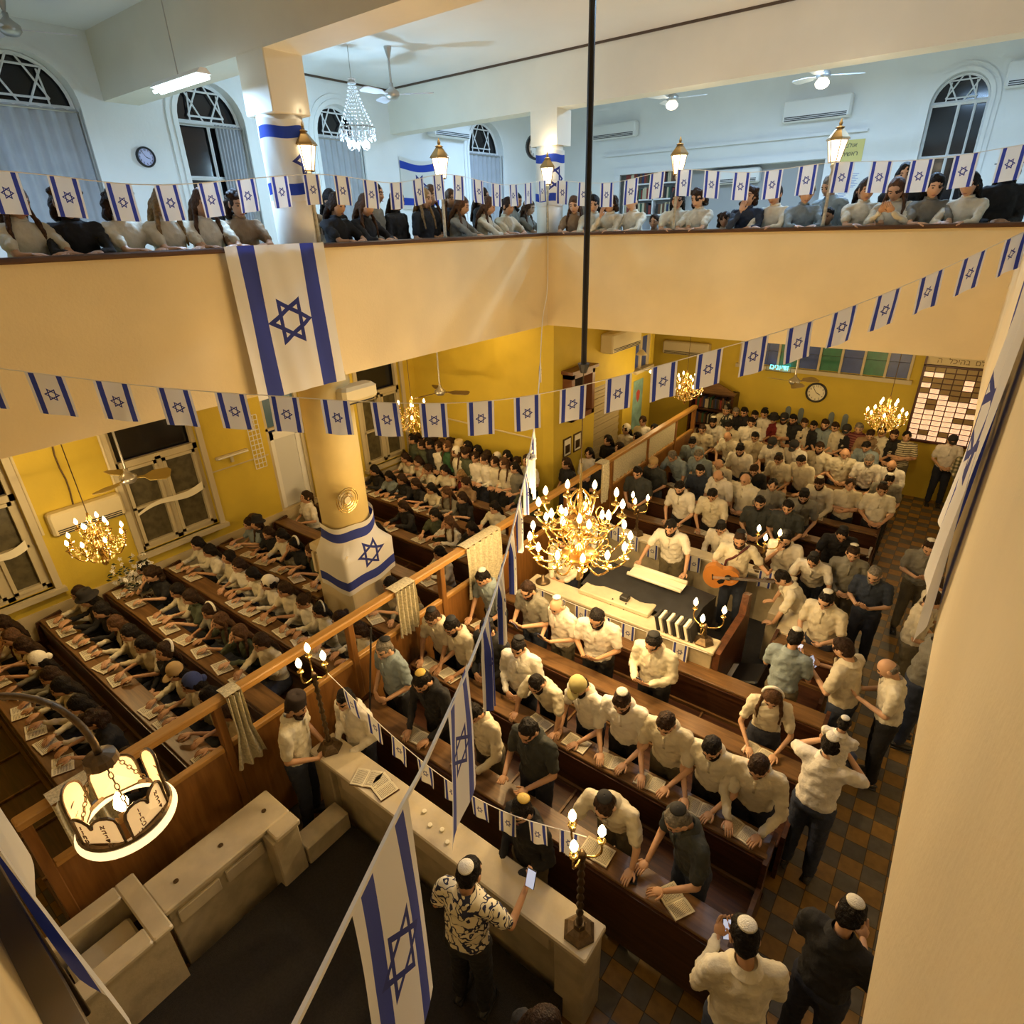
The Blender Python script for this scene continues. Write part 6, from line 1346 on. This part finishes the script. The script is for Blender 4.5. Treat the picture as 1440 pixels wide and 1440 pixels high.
(-2.43,13.09,0,-10,0,5,5,0,3,5),
(-1.33,14.72,0,8,8,5,0,0,3,6),
(-1.21,13.89,0,-12,5,5,0,0,3,6),
(-1.1,14.72,0,-8,0,5,0,2,3,6),
(-0.65,14.72,0,9,14,5,0,5,3,6),
(-0.88,14.72,0,5,1,5,0,2,3,6),
(0.54,14.46,0,-9,15,5,0,2,4,6),
(1.18,14.76,0,-15,0,6,0,2,4,6),
(0.15,15.16,0,8,11,5,5,2,4,6),
(-1.07,13.09,0,0,0,6,0,0,3,5),
(-0.65,13.09,0,-9,0,7,0,0,3,5),
(-0.65,12.24,0,11,2,5,1,0,3,4),
(-1.58,11.39,0,-8,0,5,1,0,3,3),
(-1.15,11.39,0,15,0,5,0,5,3,3),
(-0.65,11.39,0,11,0,5,2,2,3,3),
(-0.96,9.69,0,13,1,5,2,1,3,1),
(-1.76,9.69,0,2,3,5,0,2,3,1),
(-1.72,10.54,0,12,2,5,2,0,3,2),
(-1.51,8.72,0,-1,0,5,2,6,3,0),
(-1.07,8.72,0,0,0,5,2,1,3,0),
(-0.65,8.72,0,12,2,5,1,2,3,0),
(0.2,9.58,0,7,2,5,1,3,4,1),
(-0.28,8.33,0,-9,6,6,0,3,4,0),
(0.31,7.92,0,90,0,5,2,2,5,1),
(0.38,8.53,0,100,0,5,0,3,5,2),
(0.23,6.25,0,-80,0,7,0,3,5,3),
(0.47,7.1,0,100,2,5,0,3,5,2),
(-0.65,7.24,0,-13,0,5,1,4,5,0),
(-0.81,6.12,0,175,5,5,1,3,5,4),
(-0.21,6.24,0,-110,0,5,0,3,5,5),
(-0.14,4.67,0,170,0,5,1,15,5,6),
(0.25,3.14,0,165,1,5,1,3,5,7),
(-0.19,2.57,0,-150,0,5,1,3,5,8),
(-0.96,7.65,0,-75,0,5,0,1,5,9),
(-4.15,6.64,0,4,0,5,0,2,5,0),
(-6.65,1.91,4.55,99,0,1,0,11,7,1.58),
(-6.65,2.31,4.55,76,1,3,0,11,7,1.56),
(-6.65,2.71,4.55,105,0,3,0,11,7,1.64),
(-6.65,3.11,4.55,96,0,2,0,11,7,1.56),
(-6.65,3.51,4.55,86,0,1,0,11,7,1.62),
(-6.65,3.91,4.55,76,8,3,0,11,7,1.65),
(-6.98,5.0,4.55,70,0,2,0,10,7,1.67),
(-6.65,5.17,4.55,96,1,0,0,11,7,1.66),
(-6.98,5.39,4.55,82,1,0,0,10,7,1.67),
(-6.65,5.62,4.55,97,1,1,0,11,7,1.55),
(-6.98,6.11,4.55,115,2,0,0,10,7,1.76),
(-6.98,6.51,4.55,100,1,0,0,10,7,1.68),
(-6.78,6.86,4.55,97,1,2,0,10,7,1.7),
(-6.98,7.21,4.55,88,1,1,0,10,7,1.83),
(-6.98,7.66,4.55,69,6,1,0,10,7,1.72),
(-6.65,7.43,4.55,115,2,1,0,11,7,1.71),
(-6.65,8.06,4.55,115,0,1,0,11,7,1.65),
(-6.98,8.38,4.55,114,1,0,0,10,7,1.9),
(-6.65,8.6,4.55,87,0,4,0,11,7,1.72),
(-7.06,9.34,4.55,109,5,5,0,10,7,1.72),
(-7.06,9.73,4.55,102,2,1,0,11,7,1.65),
(-5.88,9.57,4.55,17,8,1,0,11,8,1.6),
(-5.88,9.95,4.55,-23,2,2,0,10,8,1.75),
(-5.52,9.57,4.55,23,0,0,0,11,8,1.62),
(-5.16,9.57,4.55,-6,0,3,0,12,8,1.8),
(-4.8,9.57,4.55,-2,0,4,0,11,8,1.58),
(-4.44,9.67,4.55,10,8,4,0,14,8,1.48),
(-4.08,9.57,4.55,20,0,0,0,11,8,1.64),
(-3.36,9.67,4.55,17,0,3,0,14,8,1.44),
(-3.72,9.57,4.55,-8,0,3,0,11,8,1.59),
(-3.0,9.57,4.55,6,6,3,0,12,8,1.72),
(-2.64,9.57,4.55,-9,0,4,0,11,8,1.75),
(-2.28,9.57,4.55,24,5,4,11,11,8,1.78),
(-1.56,9.57,4.55,19,0,4,0,11,8,1.7),
(-1.65,9.95,4.55,20,1,0,0,10,8,1.6),
(-1.92,9.67,4.55,-7,2,5,0,14,8,1.34),
(-1.2,9.57,4.55,-4,0,1,0,13,8,1.79),
(-0.84,9.57,4.55,16,2,0,0,11,8,1.78),
(-0.46,9.57,4.55,-14,0,0,0,11,8,1.69),
(-0.15,9.95,4.55,12,1,0,8,10,8,1.85),
(-2.03,9.95,4.55,-25,5,6,0,10,8,1.68),
(-1.21,9.95,4.55,5,1,0,0,10,8,1.87),
]

SHC = 'ckgdoanrtpeWwRSLXY'; HAC = 'LBYUPSOZ'; HTC = '.kKycCthHMwvse'
POC = ['read', 'lean', 'stand', 'phone', 'book', 'folded', 'handface', 'sit', 'sithand', 'situp', 'standw', 'rail', 'railhand', 'railphone', 'child', 'carry']
SEC = ['W', 'V', 'M', 'F', 'R', 'A', 'O', 'GL', 'GF']
# one line per person: x, y, floor height, turn in degrees, top, hair, headwear, pose, section, row
PEOPLE = [(p[0], p[1], p[2], p[3], SHC[p[4]]+HAC[p[5]]+HTC[p[6]], POC[p[7]], SEC[p[8]], p[9]) for p in PEOPLE]
def numw(n): return ORD[n] if n < len(ORD) else 'far'
HD = {'L': 'long dark hair', 'B': 'long brown hair', 'Y': 'fair hair', 'U': 'curly dark hair', 'P': 'tied dark hair', 'S': 'short dark hair', 'O': 'short grey hair', 'Z': 'balding head'}
CNT = ['one', 'two', 'three', 'four', 'five', 'six', 'seven', 'eight', 'nine', 'ten']
from collections import defaultdict
rows = defaultdict(list)
for p in PEOPLE: rows[(p[6], p[7] if p[6] in 'WMF' else 0)].append(p)
for key, ps in rows.items():
    ps.sort(key=lambda p: (p[1] if key[0] in ('GL', 'V', 'R', 'A') else p[0]))
    for i, p in enumerate(ps):
        x, y, z0, rz, spec, kind, sect, row = p
        female = sect in ('W', 'V', 'GL', 'GF') or spec == 'cBw'
        if sect == 'GF' and spec in ('aO.', 'aS.') or sect == 'GL' and spec == 'aS.': female = False
        sx = 'f' if female else 'm'; sc_ = 1
        if kind == 'standw' and not female: kind = 'stand'
        if sect in ('GL', 'GF'):
            if kind in ('rail', 'railhand', 'railphone'): sc_ = min(1.09, max(.97, (row+.08)/1.50)); z0 = z0-max(0, 1.235*sc_-1.25)
            elif kind == 'child': sc_ = .86
            else: sc_ = min(1.12, max(.88, (row+.14)/1.70))
        elif sect in ('M', 'F', 'A', 'R'): sc_ = random.uniform(.97, 1.05)
        else: sc_ = random.uniform(.99, 1.06)
        who = ('child' if kind == 'child' else 'woman') if female else 'man'
        hd = HATD[spec[2]] if spec[2] in HATD else HD[spec[1]]
        top = COLD[spec[0]]+(' top' if female else ' shirt')
        n = numw(i)
        rw = CNT[min(9, int(row))] if sect in 'WM' else CNT[max(0, min(9, int(row)))]
        where = {'W': "%s from wall in women's row %s" % (n, rw), 'V': '%s in line along the yellow wall' % n, 'M': "%s from partition in men's row %s" % (n, rw),
                 'F': '%s from partition, row %s behind platform' % (n, rw), 'R': '%s nearest in far right aisle' % n, 'A': '%s nearest in right-hand aisle' % n, 'O': '%s from partition beside marble wall' % n,
                 'GL': '%s nearest along left gallery rail' % n, 'GF': '%s from left along far gallery rail' % n}[sect]
        lab = '%s, %s, %s, %s' % (who, top, hd, where)
        fat = 1.08 if (spec[:2], kind) in (('cS', 'phone'), ('cZ', 'stand')) else 1.0
        person((x, y, z0), rz, kind, spec, lab, {'W': 'women in the pews', 'V': 'women standing at the back', 'M': 'men in the near pews', 'F': 'men in the far pews', 'GL': 'people along the left gallery rail', 'GF': 'people along the far gallery rail'}.get(sect), sx, None if not female else random.random() < .5, sc_, fat=fat)
# ================================================================== people singled out by the photo
t = person((-1.93, 1.80, .28), 190, 'raise', 'XSk', 'man in navy scrawl-patterned cream shirt and pale skullcap raising a phone on the dark stage', None, 'm', False, .93, lower=TROU[0], fat=1.10, beard=False)
person((-2.90, 7.70, .26), 4, 'desk', 'cS.', 'man in cream shirt leaning on the velvet desk, leading on the platform', None, 'm', False, 1.02, beard=False)
person((-1.96, 7.78, .26), 14, 'guitar', 'cSK', 'man in cream shirt playing the acoustic guitar on the platform', None, 'm', False, 1.02, beard=True)
person((-.10, 4.70, 1.15), 172, 'ride', 'cSk', 'small child in cream shirt riding on a man\'s shoulders in the aisle', None, 'm', False, .62)
person((-1.02, 1.35, .28), 150, 'stand', 'kL.', 'dark-haired person in black, only the head showing at the bottom edge', None, 'f', True, 1.0)
person((-4.22, 7.2, .26), 60, 'stand', 'wO.', 'man in pale shirt on the platform behind the large chandelier', None, 'm', True, 1.02)

# guitar
g0 = Vector((-1.96, 7.78, .26)); GM = Matrix.Translation(g0+Vector((0, -.30, 1.10))) @ Matrix.Rotation(radians(14), 4, 'Z') @ Matrix.Rotation(radians(96), 4, 'X') @ Matrix.Rotation(radians(-82), 4, 'Z')
t = thing('acoustic_guitar', g0+Vector((0, -.30, 1.10)), 'orange-brown acoustic guitar held across the chest on the platform', 'guitar')
def gout(s=1):
    out = []
    for i in range(48):
        a = 2*pi*i/48; y = cos(a); x = sin(a); w_ = .195-.045*y-.055*math.exp(-((y-.18)/.28)**2); out.append((x*w_*s, y*.245*s))
    return out
o_ = gout(); n = len(o_); m = MB(); m.add([GM @ Vector((x, y-.10, -.05)) for x, y in o_]+[GM @ Vector((x, y-.10, .05)) for x, y in o_], [tuple(reversed(range(n))), tuple(range(n, 2*n))]+[(i, (i+1) % n, n+(i+1) % n, n+i) for i in range(n)])
m.build('guitar_body', mat('spruce_orange', (.55, .22, .05), .3, nz=.15, nscale=6), t)
m = MB(); c0 = [(.050*cos(2*pi*i/20), .050*sin(2*pi*i/20)) for i in range(20)]; m.add([GM @ Vector((x, y+.0, .0515)) for x, y in c0], [tuple(range(20))]); m.add([GM @ Vector((x, y, .0513)) for x, y in ((.03, -.04), (.10, -.07), (.12, -.13), (.07, -.16), (.03, -.10))], [(0, 1, 2, 3, 4)]); m.build('sound_hole', M_black, t)
MB().box((-.024, .02, .045), (.024, .50, .065), M=GM).build('guitar_neck', mat('dark_fretboard', (.06, .03, .015), .4), t); MB().box((-.035, .50, .04), (.035, .63, .058), M=GM).build('headstock', _mats['dark_fretboard'], t); MB().box((-.05, -.22, .05), (.05, -.20, .06), M=GM).build('bridge', _mats['dark_fretboard'], t)
m = MB()
for k in range(6): m.tube([GM @ Vector((-.018+.0072*k, -.21, .062)), GM @ Vector((-.018+.0072*k, .6, .069))], .0012, 4)
m.build('strings', M_metal, t)
tag(MB().tube([g0+Vector(p) for p in ((-.12, -.16, 1.10), (-.10, -.155, 1.25), (.0, -.165, 1.34), (.10, -.14, 1.46), (.145, -.02, 1.50), (.08, .12, 1.40))], .018, 6).build('guitar_strap', mat('maroon_strap', (.10, .02, .02), .7), smooth=True), 'maroon strap of the acoustic guitar crossing the player\'s chest', 'strap')

# ---- open prayer books
M_print = mat('printed_page', (.70, .65, .50), .85); nt = M_print.node_tree; b = nt.nodes['Principled BSDF']; uvn = nt.nodes.new('ShaderNodeUVMap'); sp = nt.nodes.new('ShaderNodeSeparateXYZ'); nt.links.new(uvn.outputs[0], sp.inputs[0])
def mth(o, a, b_): 
    n_ = nt.nodes.new('ShaderNodeMath'); n_.operation = o
    for i, x in enumerate((a, b_)):
        if isinstance(x, (int, float)): n_.inputs[i].default_value = x
        else: nt.links.new(x, n_.inputs[i])
    return n_.outputs[0]
ln = mth('GREATER_THAN', mth('FRACT', mth('MULTIPLY', sp.outputs[1], 15), 0), .52); bx_ = mth('MULTIPLY', mth('LESS_THAN', mth('ABSOLUTE', mth('SUBTRACT', sp.outputs[0], .5), 0), .40), mth('LESS_THAN', mth('ABSOLUTE', mth('SUBTRACT', sp.outputs[1], .5), 0), .41))
nz_ = nt.nodes.new('ShaderNodeTexNoise'); nz_.inputs['Scale'].default_value = 34; nt.links.new(uvn.outputs[0], nz_.inputs['Vector']); msk = mth('MULTIPLY', mth('MULTIPLY', ln, bx_), mth('GREATER_THAN', nz_.outputs[0], .42))
mx = nt.nodes.new('ShaderNodeMix'); mx.data_type = 'RGBA'; mx.inputs[6].default_value = (.70, .65, .50, 1); mx.inputs[7].default_value = (.16, .14, .11, 1); nt.links.new(msk, mx.inputs[0]); nt.links.new(mx.outputs[2], b.inputs['Base Color'])
def make_book(w_=.135, h_=.195, covm=None):
    t = thing('prayer_book', (0, 0, 0), 'x', 'book'); c_ = MB(); c_.box((-w_-.006, -h_/2-.005, 0), (w_+.006, h_/2+.005, .003)); c_.build('cover', covm or BCOL[0], t)
    m = MB()
    for s in (-1, 1):
        f = lambda u, v, s=s: Vector((s*(.001+w_*(u if s > 0 else 1-u)), -h_/2+h_*v, .004+.013*sin(min(1, (u if s > 0 else 1-u)*1.6+.12)*pi*.62)))
        m.grid(f, 8, 2); m.add([f(0, 0), f(1, 0), Vector((s*w_ if s > 0 else -.001, -h_/2, .003)), Vector((.001 if s > 0 else -w_, -h_/2, .003))], [(0, 3, 2, 1)])
    m.build('pages', M_print, t, smooth=True); return t
proto = make_book(); used = False; rbk = random.Random(9)
for key, ps in rows.items():
    if key[0] not in ('W', 'M', 'F') or (key[0] == 'F' and key[1] < 1): continue
    rws = {'W': WROW, 'M': MROW, 'F': FROW}[key[0]]
    for i, p in enumerate(ps):
        if p[5] not in ('sit', 'read', 'sithand', 'lean', 'handface') or (key[0] == 'F' and rbk.random() < .25) or (key[0] == 'W' and rbk.random() < .12): continue
        L = rws[int(p[7])-(1 if key[0] == 'F' else 0)]
        where = {'W': "wall, women's row", 'M': "partition, men's row", 'F': 'partition, far row'}[key[0]]
        M = Matrix.Rotation(radians(-5), 4, 'X'); x = p[0]+rbk.uniform(-.05, .05)
        o = proto if not used else copy_tree(proto); used = True
        o.location = (x, L+.115, .911); o.rotation_euler = (radians(-5), 0, radians(p[3]*.5+rbk.uniform(-12, 12)))
        tag(o, 'open prayer book before reader %s from %s %s' % (numw(i), where, CNT[min(9, int(p[7]))]), 'book', 'open prayer books on the pews')
def extra_book(loc, rz, label):
    o = copy_tree(proto); o.location = loc; o.rotation_euler = (0, 0, radians(rz)); tag(o, label, 'book'); del o['group']
extra_book((-3.72, 2.33, 1.042), 25, 'open prayer book left on the marble wall beside the left candelabrum')
extra_book((-3.52, 2.36, 1.042), -12, 'open prayer book lying second on the marble wall')
extra_book((-.86, 7.3, .932), 30, 'open prayer book on the pale side table')
for k, (x, y) in enumerate(((-3.0, 2.40), (-2.86, 2.33), (-2.74, 2.36), (-2.62, 2.30))):
    m = MB().lathe([(.022, 0), (.022, .014), (.018, .016), (.0, .010)], (x, y, 1.041), 14); tag(m.build('tea_light', M_paper, smooth=True), 'little round tea light on the marble wall, %s from the left' % ORD[k], 'candle', 'tea lights on the marble wall')
# row of books leaning at the platform front
for k in range(9):
    M = Matrix.Translation((-2.35+.055*k, 6.08, 1.172)) @ Matrix.Rotation(radians(-14), 4, 'Y'); m = MB(); m.rbox((0, -.10, 0), (.036, .10, .21), .003, M=M)
    tag(m.build('book', (M_paper if k % 2 else BCOL[5])), '%s spined book standing on the platform front, %s from the left' % ('cream' if k % 2 else 'black', ORD[k]), 'book', 'books standing on the platform front')
def phone(loc, rz, tilt, label, lit=True):
    t = thing('phone', loc, label, 'phone'); t.rotation_euler = (radians(tilt), 0, radians(rz)); WL[t.name] = Vector((0, 0, 0))
    MB().rbox((-.037, -.005, -.075), (.037, .005, .075), .004).build('phone_case', M_black, t); MB().box((-.033, .0052, -.070), (.033, .0062, .070)).build('screen', emis('phone_screen', (.45, .50, .65), .8) if lit else M_dark, t)
def in_hand(p, k, label):
    a = radians(p[3]); dx, dy, dz = (.0, -.40, 1.24); phone((p[0]+dx*cos(a)-dy*sin(a), p[1]+dx*sin(a)+dy*cos(a), p[2]+dz), p[3], 30, label)
k = 0
for p in PEOPLE:
    if p[5] == 'phone' and p[6] in 'MAOF': in_hand(p, k, 'phone held by the %s person reading one, counting in from the left hall' % ORD[k]); k += 1
phone((-1.63, 2.19, 1.60), 186, 20, 'phone held up by the man in the patterned shirt')
phone((-1.2, 3.06, .93), 20, 90, 'dark phone lying on the first men\'s ledge', False)
# things at the front
t = thing('walking_stick', (-4.4, 2.62, .0), 'long black stick held upright by the seated grey-haired man', 'stick'); MB().tube([(-4.35, 2.72, .05), (-4.55, 3.25, 1.95)], .011, 8).build('shaft', M_black, t); MB().tube([(-4.36, 2.74, .08), (-4.375, 2.78, .25)], .022, 8).build('grip', M_black, t)
# polo collars and button plackets on the nearest men
